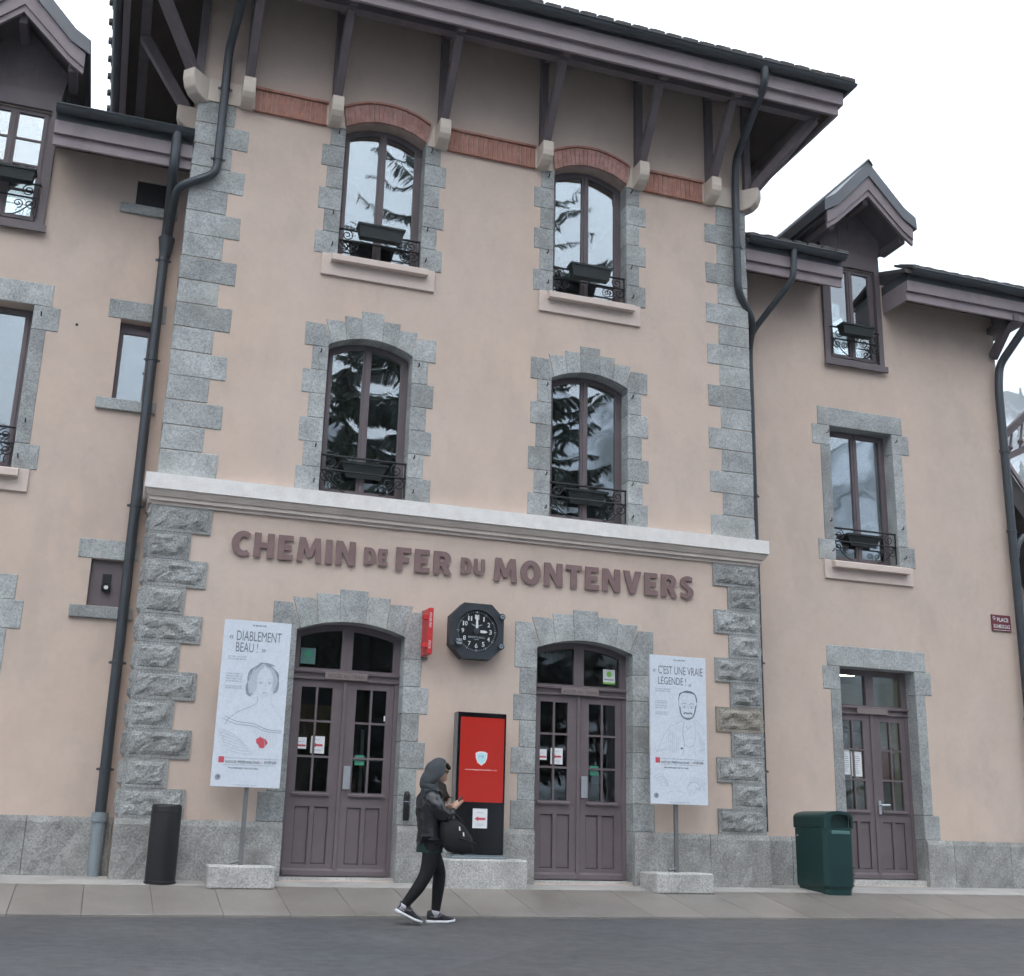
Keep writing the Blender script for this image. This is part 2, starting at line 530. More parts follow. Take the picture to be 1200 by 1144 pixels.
    def mesh(s, name, off=Vector((0, 0, 0)), bevel=0, fix=False):
        me = bpy.data.meshes.new(name)
        me.from_pydata([(x-off.x, y-off.y, z-off.z) for x, y, z in s.v], [], s.f)
        me.polygons.foreach_set('material_index', s.mi)
        if bevel or fix:
            bm = bmesh.new()
            bm.from_mesh(me)
            if fix:
                bmesh.ops.remove_doubles(bm, verts=bm.verts, dist=1e-5)
                bmesh.ops.recalc_face_normals(bm, faces=bm.faces)
            if bevel:
                bmesh.ops.bevel(bm, geom=list(bm.edges), offset=bevel, segments=1, affect='EDGES', profile=0.5, clamp_overlap=True)
            bm.to_mesh(me)
            bm.free()
        me.update()
        return me

    def build(s, name, mats, parent=None, bevel=0, smooth=False, fix=False, at=None):
        base = wloc(parent) if parent else Vector((0, 0, 0))
        loc = Vector(at) if at is not None else base
        me = s.mesh(name, loc, bevel, fix)
        for m in (mats if isinstance(mats, (list, tuple)) else [mats]):
            me.materials.append(MATS[m])
        if smooth:
            me.polygons.foreach_set('use_smooth', [True]*len(me.polygons))
            try:
                me.set_sharp_from_angle(angle=R(40))
            except Exception:
                pass
        o = bpy.data.objects.new(name, me)
        o.location = loc-base
        return link(o, parent)


def piece(name, me, loc, parent):
    o = bpy.data.objects.new(name, me)
    o.location = Vector(loc)-wloc(parent)
    return link(o, parent)


def arc_top(x0, x1, zs, rise, n=12):
    """points along a segmental arch from (x1,zs) over the apex to (x0,zs)"""
    if rise <= 0:
        return [(x1, zs), (x0, zs)]
    h = (x1-x0)/2
    r = (h*h+rise*rise)/(2*rise)
    cx, cz = (x0+x1)/2, zs+rise-r
    a = math.asin(h/r)
    return [(cx+r*math.sin(a-2*a*k/n), cz+r*math.cos(a-2*a*k/n)) for k in range(n+1)]


def arc_z(x, x0, x1, zs, rise):
    if rise <= 0:
        return zs
    h = (x1-x0)/2
    r = (h*h+rise*rise)/(2*rise)
    d = x-(x0+x1)/2
    return zs+rise-r+math.sqrt(max(r*r-d*d, 0))


def opening(x0, x1, z0, zs, rise, g=0.0):
    return [(x0-g, z0-g), (x1+g, z0-g)]+arc_top(x0-g, x1+g, zs+g*0.6, rise)


def plate(name, outer, holes, y0, y1, mat, parent, bevel=0):
    """sheet in the x-z plane with holes, from y0 (front) to y1 (back)"""
    cu = bpy.data.curves.new('tmp', 'CURVE')
    cu.dimensions = '2D'
    cu.fill_mode = 'BOTH'
    for poly in [outer]+holes:
        sp = cu.splines.new('POLY')
        sp.points.add(len(poly)-1)
        for p, (x, z) in zip(sp.points, poly):
            p.co = (x, z, 0, 1)
        sp.use_cyclic_u = True
    cu.extrude = (y1-y0)/2
    ob = bpy.data.objects.new('tmp', cu)
    me = bpy.data.meshes.new_from_object(ob)
    bpy.data.objects.remove(ob)
    bpy.data.curves.remove(cu)
    base = wloc(parent)
    ym = (y0+y1)/2
    for v in me.vertices:
        x, z, d = v.co
        v.co = (x-base.x, ym-d-base.y, z-base.z)
    me.materials.clear()
    me.materials.append(MATS[mat])
    me.name = name
    bm = bmesh.new()
    bm.from_mesh(me)
    bmesh.ops.remove_doubles(bm, verts=bm.verts, dist=1e-5)
    bmesh.ops.recalc_face_normals(bm, faces=bm.faces)
    bm.to_mesh(me)
    bm.free()
    me.polygons.foreach_set('use_smooth', [False]*len(me.polygons))
    o = bpy.data.objects.new(name, me)
    return link(o, parent)


def text_mesh(body, bold=0.0, extrude=0.0):
    """verts (x,z local), faces of a text in the built-in font, plus bounds"""
    cu = bpy.data.curves.new('tmp', 'FONT')
    cu.body = body
    cu.size = 1
    cu.offset = bold
    cu.extrude = extrude
    cu.resolution_u = 3
    ob = bpy.data.objects.new('tmp', cu)
    me = bpy.data.meshes.new_from_object(ob)
    vs = [tuple(v.co) for v in me.vertices]
    fs = [tuple(p.vertices) for p in me.polygons]
    bpy.data.objects.remove(ob)
    bpy.data.curves.remove(cu)
    bpy.data.meshes.remove(me)
    xs = [v[0] for v in vs]
    zs = [v[1] for v in vs]
    return vs, fs, (min(xs), max(xs), min(zs), max(zs))


def put_text(mb, body, x0, x1, z0, z1, y, mi=0, bold=0.0, depth=0.0):
    vs, fs, (a, b, c, d) = text_mesh(body, bold, 0.5 if depth else 0)
    sx, sz = (x1-x0)/(b-a), (z1-z0)/(d-c)
    mb.add([(x0+(v[0]-a)*sx, y-v[2]*depth, z0+(v[1]-c)*sz) for v in vs], fs, mi)
    return mb


def struct(o):
    o['kind'] = 'structure'
    return o


# ------------------------------------------------------------------ ground
BX0, BX1, W = 0.31, 7.88, 0.60
WX1 = 12.60
WX0 = BX0+BX1-WX1
CX = (BX0+BX1)/2


def pz(y):
    return 0.066+(y+0.45)*(0.196/1.15)


def gz(y):
    P = [(-400, -0.315), (-9, -0.31), (-5, -0.295), (-3.2, -0.250), (-2.2, -0.195), (-1.6, -0.155)]
    if y >= 0:
        return 0.10
    if y > -0.45:
        return 0.10+y*0.075
    if y > -1.6:
        return pz(y)
    for (a, za), (b, zb) in zip(P, P[1:]):
        if y <= b:
            return za+(zb-za)*(y-a)/(b-a)
    return -0.155


ground = MB()
ground.add([(-840, -840, -0.42), (840, -840, -0.42), (840, 840, -0.42), (-840, 840, -0.42)], [(0, 1, 2, 3)])
struct(ground.build('ground', 'ground_soil'))


def strip_sheet(name, mat, x0, x1, ys, dz=0.0, seam=None):
    mb = MB()
    vs = []
    for y in ys:
        a = x0(y) if callable(x0) else x0
        b = x1(y) if callable(x1) else x1
        vs += [(a, y, gz(y)+dz), (b, y, gz(y)+dz)]
    mb.add(vs, [(2*i, 2*i+1, 2*i+3, 2*i+2) for i in range(len(ys)-1)])
    o = mb.build(name, mat)
    return struct(o)


strip_sheet('road', 'asphalt', -70, 70, [-60, -30, -15, -9, -7, -5, -4.2, -3.2, -2.7, -2.2, -1.605])
strip_sheet('road_patch', 'asphalt_patch', lambda y: 3.9+(y+3.1)*0.9, 30, [-9, -7, -5, -4.2, -3.6, -3.3, -3.12], 0.004)

pv = MB()
YS = [-1.6, -1.2, -0.8, -0.45]
vs = []
for y in YS:
    vs += [(-9, y, pz(y)-0.012), (18, y, pz(y)-0.012)]
pv.add(vs, [(2*i, 2*i+1, 2*i+3, 2*i+2) for i in range(3)])
pv.add([(-9, -1.602, -0.142), (18, -1.602, -0.142), (18, -1.602, -0.25), (-9, -1.602, -0.25)], [(0, 3, 2, 1)])
pave = struct(pv.build('pavement', 'paving_joint'))
slab_me = []
for k in range(3):
    m = MB()
    w = 0.308
    j = [random.uniform(-0.0015, 0.0015) for _ in range(4)]
    z0, z1 = pz(-1.605), pz(-0.458)
    m.add([(-w, -1.605, z0+j[0]), (w, -1.605, z0+j[1]), (w, -0.458, z1+j[2]), (-w, -0.458, z1+j[3]),
           (-w, -1.605, z0-0.05), (w, -1.605, z0-0.05), (w, -0.458, z1-0.05), (-w, -0.458, z1-0.05)],
          [(0, 1, 2, 3), (4, 7, 6, 5), (0, 4, 5, 1), (1, 5, 6, 2), (2, 6, 7, 3), (3, 7, 4, 0)])
    me = m.mesh('paving_slab', bevel=0.004)
    me.materials.append(MATS['paving_stone'])
    slab_me.append(me)
for k in range(34):
    piece('paving_slab', slab_me[k % 3], (-5.86+0.62*k, 0, 0), pave)
st = MB()
st.add([(-9, -0.46, 0.063), (18, -0.46, 0.063), (18, -0.05, 0.096), (-9, -0.05, 0.096), (18, 0.7, 0.10), (-9, 0.7, 0.10)], [(0, 1, 2, 3), (3, 2, 4, 5)])
struct(st.build('wall_foot_strip', 'concrete_strip'))

# ------------------------------------------------------------------ the station building
B = thing('station_building', (CX, 0, 0.10), 'pink plastered three storey station building with granite quoins and lower wings', 'building')

TW = [(2.67, 0.53), (5.52, 0.53)]          # upper floor windows: centre, half width
MW = [(2.64, 0.525), (5.53, 0.535)]
DR = [(2.615, 0.63), (5.495, 0.628)]
TWZ = (7.47, 9.28, 0.16)
MWZ = (4.425, 6.28, 0.14)
DRZ = (0.14, 2.80, 0.125)
holes = []
for c, h in TW:
    holes.append(opening(c-h, c+h, *TWZ, g=0.012))
for c, h in MW:
    holes.append(opening(c-h, c+h, *MWZ, g=0.012))
for c, h in DR:
    holes.append(opening(c-h, c+h, DRZ[0]-0.02, DRZ[1], DRZ[2], g=0.012))
wall_c = plate('front_wall', [(BX0, -0.2), (BX1, -0.2), (BX1, 11.1), (BX0, 11.1)], holes, 0.0, 0.38, 'plaster', B)
m = MB()
m.box(BX0, BX0+0.38, 0.381, 8, -0.2, 11.1)
m.build('side_wall', 'plaster', B)
m = MB()
m.box(BX1-0.38, BX1, 0.381, 8, -0.2, 11.1)
m.build('side_wall', 'plaster', B)

RWc, RDc = 10.05, 10.095
LWc, LDc = -1.80, -1.84
SDW = 0.53
DDW = 0.605
rw_holes = [opening(RWc-SDW, RWc+SDW, 4.44, 6.44, 0, 0.012), opening(RDc-DDW, RDc+DDW, 0.12, 2.96, 0, 0.012),
            opening(10.01-0.42, 10.01+0.42, 7.5, 9.0, 0, 0.012)]
wall_r = plate('wing_wall', [(BX1+0.002, -0.2), (WX1, -0.2), (WX1, 8.85), (10.51, 8.85), (10.51, 9.3), (9.51, 9.3), (9.51, 8.85), (BX1+0.002, 8.85)], rw_holes, W, W+0.38, 'plaster', B)
SMx0, SMx1 = -0.295, 0.085
lw_holes = [opening(LWc-SDW, LWc+SDW, 4.47, 6.46, 0, 0.012), opening(LDc-DDW, LDc+DDW, 0.12, 2.98, 0, 0.012),
            opening(-1.80-0.42, -1.80+0.42, 7.5, 9.0, 0, 0.012),
            opening(SMx0, SMx1, 5.44, 6.46, 0, 0.0), opening(SMx0, SMx1, 2.98, 3.52, 0, 0.0), opening(SMx0, SMx1, 7.98, 8.33, 0, 0.0)]
wall_l = plate('wing_wall', [(WX0, -0.2), (BX0-0.002, -0.2), (BX0-0.002, 8.78), (-1.3, 8.78), (-1.3, 9.3), (-2.3, 9.3), (-2.3, 8.78), (WX0, 8.78)], lw_holes, W, W+0.38, 'plaster', B)
m = MB()
m.box(WX1-0.38, WX1, W+0.381, 7, -0.2, 8.85)
m.build('wing_side_wall', 'plaster', B)
# rooms behind the openings
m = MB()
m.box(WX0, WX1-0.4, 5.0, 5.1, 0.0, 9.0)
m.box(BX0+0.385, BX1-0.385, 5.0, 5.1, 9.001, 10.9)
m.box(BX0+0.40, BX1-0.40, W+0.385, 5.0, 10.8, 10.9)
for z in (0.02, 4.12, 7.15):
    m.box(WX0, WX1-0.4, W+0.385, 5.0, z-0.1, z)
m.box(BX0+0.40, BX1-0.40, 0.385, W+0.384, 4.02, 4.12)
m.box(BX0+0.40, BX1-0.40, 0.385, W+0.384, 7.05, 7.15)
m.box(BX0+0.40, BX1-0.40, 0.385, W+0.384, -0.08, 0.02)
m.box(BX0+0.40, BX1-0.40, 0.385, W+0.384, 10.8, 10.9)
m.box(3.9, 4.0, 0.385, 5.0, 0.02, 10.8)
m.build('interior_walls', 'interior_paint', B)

# ---- flat quoins and rock-faced quoins
H1 = (9.24-4.42)/16
def flat_stone(w, h, d, jit=0.006):
    mb = MB()
    j = lambda: random.uniform(-jit, jit)
    c = [(-w/2+j(), -h/2+0.003+j()), (w/2+j(), -h/2+0.003+j()), (w/2+j(), h/2-0.003+j()), (-w/2+j(), h/2-0.003+j())]
    mb.prism(c, -d/2, d/2)
    me = mb.mesh('stone', bevel=0.006)
    me.materials.append(MATS['granite'])
    return me


def rock_stone(w, h, d, seed, mat='rock_granite', lside=False, rside=False):
    """block with a smooth drafted margin and a rough bulging face"""
    rnd = random.Random(seed)
    mg = 0.034
    nx, nzz = max(8, int(w/0.045)), 7
    us = [0, mg, mg+0.012]+[mg+0.012+(w-2*mg-0.024)*i/nx for i in range(1, nx)]+[w-mg-0.012, w-mg, w]
    hz = h-0.004
    vs_ = [0, mg, mg+0.012]+[mg+0.012+(hz-2*mg-0.024)*i/nzz for i in range(1, nzz)]+[hz-mg-0.012, hz-mg, hz]
    mb = MB()
    vs, fs = [], []
    o1, o2 = rnd.uniform(0, 50), rnd.uniform(0, 50)
    nx, nzz = len(us)-1, len(vs_)-1
    for j, v in enumerate(vs_):
        for i, u in enumerate(us):
            x, z = u-w/2, v-hz/2
            e = min(i, nx-i, j, nzz-j)
            if e < 2:
                y = -d/2
            else:
                nv = noise.fractal(Vector((u*9+o1, v*9+o2, seed)), 1.0, 2.1, 4)
                y = -d/2-max(0.003, 0.018+0.030*nv)*(0.45 if e == 2 else 1.0)
                x += rnd.uniform(-0.004, 0.004)
                z += rnd.uniform(-0.004, 0.004)
            vs.append((x, y, z))
    for j in range(nzz):
        for i in range(nx):
            a = j*(nx+1)+i
            fs.append((a, a+1, a+nx+2, a+nx+1))
    mb.add(vs, fs)
    h = hz+0.006
    nzz = 6
    x, z = w/2, (h-0.006)/2
    mb.add([(-x, -d/2, -z), (x, -d/2, -z), (x, d/2, -z), (-x, d/2, -z), (-x, -d/2, z), (x, -d/2, z), (x, d/2, z), (-x, d/2, z)],
           [(0, 3, 2, 1), (4, 5, 6, 7), (1, 2, 6, 5), (2, 3, 7, 6), (3, 0, 4, 7)])
    if lside or rside:
        sx = -1 if lside else 1
        n = 5
        vs, fs = [], []
        for j in range(nzz+1):
            for i in range(n+1):
                e = i in (0, n) or j in (0, nzz)
                vs.append((sx*(x+0.002+(0 if e else rnd.uniform(0.01, 0.05))), -d/2+d*i/n, -z+2*z*j/nzz))
        for j in range(nzz):
            for i in range(n):
                a = j*(n+1)+i
                q = (a, a+1, a+n+2, a+n+1)
                fs.append(q if sx > 0 else q[::-1])
        mb.add(vs, fs)
    me = mb.mesh('stone')
    me.materials.append(MATS[mat])
    return me


PR = 0.010   # stones stand proud of the plaster
QL, QS = 0.645, 0.465
qd = 0.30
q_me = {('L', k): flat_stone(QL, H1, qd) for k in range(3)}
q_me.update({('S', k): flat_stone(QS, H1, qd) for k in range(3)})
for i in range(16):
    z = 4.42+H1*(i+0.5)
    t = 'L' if i % 2 == 0 else 'S'
    w = QL if t == 'L' else QS
    piece('quoin_stone', q_me[(t, i % 3)], (BX0-PR+w/2, -PR+qd/2, z), wall_c)
    piece('quoin_stone', q_me[(t, (i+1) % 3)], (BX1+PR-w/2, -PR+qd/2, z), wall_c)
H2 = (4.08-0.70)/11
RL, RS = 0.66, 0.455
r_me = {}
for k in range(3):
    r_me['L', k, 0] = rock_stone(RL, H2, qd, 10+k, lside=True)
    r_me['S', k, 0] = rock_stone(RS, H2, qd, 20+k, lside=True)
    r_me['L', k, 1] = rock_stone(RL, H2, qd, 30+k, rside=True)
    r_me['S', k, 1] = rock_stone(RS, H2, qd, 40+k, rside=True)
ochre = rock_stone(RL, H2, qd, 55, 'rock_granite_ochre', rside=True)
for i in range(11):
    z = 0.70+H2*(i+0.5)
    t = 'L' if i % 2 == 0 else 'S'
    w = RL if t == 'L' else RS
    piece('quoin_stone', r_me[t, i % 3, 0], (BX0-0.03+w/2, -0.02+qd/2, z), wall_c)
    o = piece('quoin_stone', ochre if i == 4 else r_me[t, (i+1) % 3, 1], (BX1+0.03-w/2, -0.02+qd/2, z), wall_c)
    if i == 4:
        o['label'] = 'ochre stained rock-faced quoin stone'

# ---- plinth
pl = MB()
pl.box(BX0+0.02, BX1-0.02, 0.03, 0.3, -0.15, 0.60)
plinth = None


def plinth_stone(x0, x1, y0, parent, z1=0.70, side=0):
    rnd = random.Random(int(x0*100))
    mb = MB()
    nx, nzz = max(3, int((x1-x0)/0.09)), 6
    vs, fs = [], []
    zz = [-0.15, 0.08, 0.22, 0.36, 0.50, 0.64, z1]
    for j in range(nzz+1):
        for i in range(nx+1):
            x = x0+0.003+(x1-x0-0.006)*i/nx
            y = y0-0.05
            if 0 < i < nx and 0 < j < nzz:
                y += rnd.uniform(-0.009, 0.009)
            if j == nzz:
                y += 0.022
            vs.append((x, y, zz[j]-(0.0 if j < nzz-1 else 0.0)))
    for j in range(nzz):
        for i in range(nx):
            a = j*(nx+1)+i
            fs.append((a, a+1, a+nx+2, a+nx+1))
    mb.add(vs, fs)
    a, b = x0+0.003, x1-0.003
    yb = y0+0.30
    f, ft = y0-0.05, y0-0.028
    mb.add([(a, ft, z1), (b, ft, z1), (b, yb, z1), (a, yb, z1)], [(0, 1, 2, 3)])
    for x, fl in ((a, 0), (b, 1)):
        q = [(x, f, -0.15), (x, yb, -0.15), (x, yb, z1), (x, ft, z1), (x, f, 0.64)]
        mb.add(q, [(0, 1, 2, 3, 4)] if fl else [(4, 3, 2, 1, 0)])
    return mb.build('plinth_stone', 'plinth_granite', parent)


d1, d2 = DR
for a, b in ((BX0-0.06, 0.86), (0.86, d1[0]-d1[1]), (d1[0]+d1[1], 3.58), (3.58, 4.46), (4.46, d2[0]-d2[1]), (d2[0]+d2[1], 7.12), (7.12, BX1+0.06)):
    plinth_stone(a, b, 0.0, wall_c)
for a, b in ((BX1+0.065, 8.62), (8.62, RDc-DDW), (RDc+DDW, 11.12), (11.12, 12.05), (12.05, WX1+0.04)):
    plinth_stone(a, b, W, wall_r)
for a, b in ((-3.6, LDc-DDW), (LDc+DDW, -0.62), (-0.62, BX0-0.065)):
    plinth_stone(a, b, W, wall_l)


def door_mesh_stone(name, poly, y0, y1, parent, mat='granite', bevel=0.006):
    mb = MB()
    mb.prism(poly, y0, y1)
    cx = sum(p[0] for p in poly)/len(poly)
    cz = sum(p[1] for p in poly)/len(poly)
    return mb.build(name, mat, parent, bevel=bevel, at=(cx, (y0+y1)/2, cz))


def jamb_courses(c, h, z0, zs, yp, parent, dep, LW=0.285, SW=0.195):
    """zs: list of (z0, z1, 'L'/'S') built on both sides of an opening"""
    for a, b, t in zs:
        w = LW if t == 'L' else SW
        g = 0.0015
        for sgn in (-1, 1):
            j = random.uniform(-0.012, 0.012)
            xa, xb = c+sgn*(h-0.002), c+sgn*(h+w+j)
            door_mesh_stone('surround_stone', [(min(xa, xb), a+g), (max(xa, xb), a+g), (max(xa, xb), b-g), (min(xa, xb), b-g)], yp-PR, yp+dep, parent)


def arch_stones(c, h, zs, rise, steps, spring_z, yp, parent, dep):
    """steps: list of (half_x, top z) from the keystone outwards; last one is the springer"""
    def bz(x):
        return arc_z(x, c-h, c+h, zs, rise)-0.002
    prev = None
    for k, (hx, zt) in enumerate(steps):
        if k == 0:
            xs = [c-hx*0.9+hx*1.8*i/4 for i in range(5)]
            poly = [(x, bz(x)) for x in xs]+[(c+hx-0.001, zt), (c-hx+0.001, zt)]
            door_mesh_stone('keystone', poly, yp-PR-0.004, yp+dep, parent, bevel=0.002)
        elif k < len(steps)-1:
            for sg in (-1, 1):
                last = k == len(steps)-2
                xa, xb = prev*0.9, (h*0.93 if last else hx*0.9)
                xs = [c+sg*(xa+0.001+(xb-xa-0.002)*i/4) for i in range(5)]
                poly = [(x, bz(x)) for x in xs]+[(c+sg*(hx-0.001), zt), (c+sg*(prev+0.001), zt)]
                door_mesh_stone('arch_stone', poly, yp-PR, yp+dep, parent, bevel=0.002)
        else:
            for sg in (-1, 1):
                ph = prev
                poly = [(c+sg*(h*0.93+0.001), bz(c+sg*h*0.93)), (c+sg*(h-0.002), zs-0.002), (c+sg*(h-0.002), spring_z), (c+sg*hx, spring_z), (c+sg*hx, zt), (c+sg*(ph+0.001), zt)]
                door_mesh_stone('springer_stone', poly, yp-PR, yp+dep, parent, bevel=0.002)
        prev = hx


RV = 0.20   # reveal depth


def window(c, h, z0, zs, rise, yp, rows=1, label=None, leaf_bars=0, fw=0.055, frame='frame_paint', glass_m='window_glass'):
    """window part: frame with two casements, panes as sub-parts"""
    y0, y1 = yp+RV, yp+RV+0.07
    wroot = plate('window', opening(c-h, c+h, z0, zs, rise), [opening(c-h+fw, c+h-fw, z0+fw, zs-fw*0.55, rise)], y0, y1, frame, B)
    if label:
        wroot['label'] = label
    st_ = 0.045
    zt = zs-fw*0.55
    for sg in (-1, 1):
        xa, xb = sorted((c+sg*0.004, c+sg*(h-fw+0.004)))
        n = 8
        ho = h-fw

        def top(a, b, dz):
            return [(b+(a-b)*k/n, arc_z(b+(a-b)*k/n, c-h+fw, c+h-fw, zt, rise)-dz) for k in range(n+1)]
        outer = [(xa, z0+fw-0.004), (xb, z0+fw-0.004)]+top(xa, xb, -0.004)
        pa, pb = xa+st_, xb-st_
        inner = [(pa, z0+fw+st_), (pb, z0+fw+st_)]+top(pa, pb, st_)
        plate('casement', outer, [inner], y0-0.012, y0+0.045, frame, wroot)
        if rows > 1:
            g = MB()
            hh = (zt-z0-fw-2*st_)/rows
            for k in range(1, rows):
                g.box(pa, pb, y0+0.0, y0+0.03, z0+fw+st_+hh*k-0.012, z0+fw+st_+hh*k+0.012)
            g.build('glazing_bar', frame, wroot)
        mb = MB()
        ext = 0.008
        mb.prism([(pa-ext, z0+fw+st_-ext), (pb+ext, z0+fw+st_-ext)]+[(x, z+ext) for x, z in top(pa-ext, pb+ext, st_)], y0+0.012, y0+0.018)
        mb.build('pane', glass_m, wroot)
    mb = MB()
    mb.box(c-0.018, c+0.018, y0-0.026, y0-0.013, z0+fw, zs+rise-fw-0.02)
    mb.build('meeting_strip', frame, wroot)
    return wroot


def spiral(cx, cz, r, turns, sgn, start, n=26):
    pts = []
    for k in range(n+1):
        t = k/n
        a = start+sgn*turns*2*math.pi*t
        rr = r*(1-0.82*t)
        pts.append((cx+rr*math.cos(a), cz+rr*math.sin(a)))
    return pts


def railing(c, h, zb, zt, yp, parent):
    """wrought iron guard: top and middle bars, scrolls at both ends"""
    mb = MB()
    y = yp+0.05
    r = 0.011
    mb.tube([(c-h-0.01, y, zt), (c+h+0.01, y, zt)], 0.014, 6)
    mb.tube([(c-h-0.01, y, zb+(zt-zb)*0.60), (c+h+0.01, y, zb+(zt-zb)*0.60)], r, 6)
    for sg in (-1, 1):
        e = c+sg*h
        hh = zt-zb
        for (dx, dz, rad, tn, s0, ss) in ((0.12, 0.80, 0.075, 1.6, 1.57, 1), (0.085, 0.42, 0.075, 1.5, 1.57, -1), (0.22, 0.40, 0.06, 1.5, -1.57, 1)):
            pts = spiral(e-sg*dx, zb+hh*dz, rad, tn, ss*sg, s0)
            mb.tube([(x, y, z) for x, z in pts], 0.0075, 5)
        arc = [(e-sg*(0.02+0.30*t), y, zb+hh*(0.60-0.55*math.sin(t*1.57))) for t in [k/8 for k in range(9)]]
        mb.tube(arc, 0.0085, 5)
        mb.tube([(e-sg*0.012, y, zb+0.03), (e-sg*0.012, y, zt)], 0.010, 5)
        mb.tube([(e, y, zt), (e+sg*0.02, y+0.04, zt), (e+sg*0.03, y+0.10, zt)], 0.010, 5)
    return mb.build('railing', 'wrought_iron', parent, smooth=True)


def planter(c, z1, yf, w, h, d, label, taper=0.03):
    """open trough with rim, soil and hanging hooks"""
    t = thing('flower_box', (c, yf+d/2, z1-h), label, 'flower box', 'flower boxes on the window railings')
    mb = MB()
    x0, x1 = c-w/2, c+w/2
    k = taper
    for (a, b, y0_, y1_) in ():
        pass
    lo = [(x0+k, yf+k*0.7), (x1-k, yf+k*0.7), (x1-k, yf+d-k*0.7), (x0+k, yf+d-k*0.7)]
    hi = [(x0, yf), (x1, yf), (x1, yf+d), (x0, yf+d)]
    ih = [(x0+0.018, yf+0.018), (x1-0.018, yf+0.018), (x1-0.018, yf+d-0.018), (x0+0.018, yf+d-0.018)]
    v = [(x, y, z1-h) for x, y in lo]+[(x, y, z1) for x, y in hi]+[(x, y, z1) for x, y in ih]+[(x, y, z1-0.03) for x, y in ih]
    f = [(3, 2, 1, 0)]
    for i in range(4):
        n = (i+1) % 4
        f += [(i, n, n+4, i+4), (i+4, n+4, n+8, i+8), (i+8, n+8, n+12, i+12)]
    mb.add(v, f)
    mb.build('trough', 'planter_wood', t)
    s = MB()
    s.add([(x, y, z1-0.028) for x, y in ih], [(0, 1, 2, 3)])
    s.build('soil', 'soil', t)
    r = MB()
    for (a, b, y0_, y1_) in ((x0-0.012, x1+0.012, yf-0.012, yf+0.006), (x0-0.012, x1+0.012, yf+d-0.006, yf+d+0.012)):
        r.box(a, b, y0_, y1_, z1-0.022, z1+0.006)
    for a in (x0-0.012, x1-0.006):
        r.box(a, a+0.018, yf+0.007, yf+d-0.007, z1-0.021, z1+0.005)
    r.build('rim', 'planter_wood', t)
    hk = MB()
    for a in (x0+w*0.2, x1-w*0.2):
        hk.tube([(a, yf+d+0.01, z1-h*0.5), (a, yf+d+0.03, z1), (a, yf+d+0.045, z1+0.02)], 0.006, 5)
    hk.build('hook', 'wrought_iron', t)
    return t


def pins(c, h, z0, z1, yp, parent):
    mb = MB()
    for sg in (-1, 1):
        for z in (z0+0.12, z0+0.55, z1-0.12):
            x = c+sg*(h+random.uniform(0.05, 0.09))
            mb.tube([(x, yp-PR+0.003, z), (x, yp-0.05, z), (x, yp-0.055, z+0.03)], 0.008, 5)
    mb.build('shutter_pin', 'wrought_iron', parent)


def painted_sill(c, hw, z0, z1, yp, parent):
    mb = MB()
    mb.box(c-hw, c+hw, yp-0.035, yp+0.02, z0, z1-0.001)
    mb.build('sill_panel', 'sill_paint', parent, bevel=0.006)
    mb = MB()
    mb.prism_x([(yp-0.034, z1-0.115), (yp-0.125, z1-0.115), (yp-0.125, z1-0.035), (yp-0.034, z1+0.0), (yp+RV+0.03, z1+0.006), (yp+RV+0.03, z1-0.05), (yp-0.034, z1-0.09)], c-hw+0.11, c+hw-0.11)
    mb.build('sill', 'sill_paint', parent, bevel=0.004)


# upper windows
for k, (c, h) in enumerate(TW):
    w = window(c, h, 7.475, TWZ[1], TWZ[2], 0.0)
    hc = (9.28-7.47)/6
    jamb_courses(c, h, 0, [(7.47+hc*i, 7.47+hc*(i+1), 'LS'[i % 2]) for i in range(6)], 0.0, w, RV, 0.28, 0.195)
    painted_sill(c, 0.72, 7.18, 7.468, 0.0, w)
    railing(c, h, 7.49, 7.87, 0.0, w)
    pins(c, h, 7.47, 9.28, 0, w)
planter(2.66, 7.91, -0.12, 0.58, 0.17, 0.15, 'dark flower box on the top floor window left of the centre, over the station name')
planter(5.50, 7.90, -0.12, 0.57, 0.17, 0.15, 'dark flower box on the top floor window nearest the right downpipe')
# first floor windows
for k, (c, h) in enumerate(MW):
    w = window(c, h, 4.43, MWZ[1], MWZ[2], 0.0)
    hc = (6.235-4.42)/6
    jamb_courses(c, h, 0, [(4.42+hc*i, 4.42+hc*(i+1), 'LS'[i % 2]) for i in range(6)], 0.0, w, RV, 0.285, 0.20)
    arch_stones(c, h, MWZ[1], MWZ[2], [(0.14, 6.775), (0.35, 6.68), (0.575, 6.60), (0.815, 6.53)], 6.238, 0.0, w, RV)
    railing(c, h, 4.45, 4.90, 0.0, w)
    pins(c, h, 4.42, 6.28, 0, w)
planter(2.66, 4.86, 0.075, 0.56, 0.18, 0.11, 'dark flower box behind the railing of the arched window above the word CHEMIN', 0.07)
planter(5.54, 4.86, 0.075, 0.56, 0.18, 0.11, 'dark flower box behind the railing of the arched window above the word MONTENVERS', 0.07)


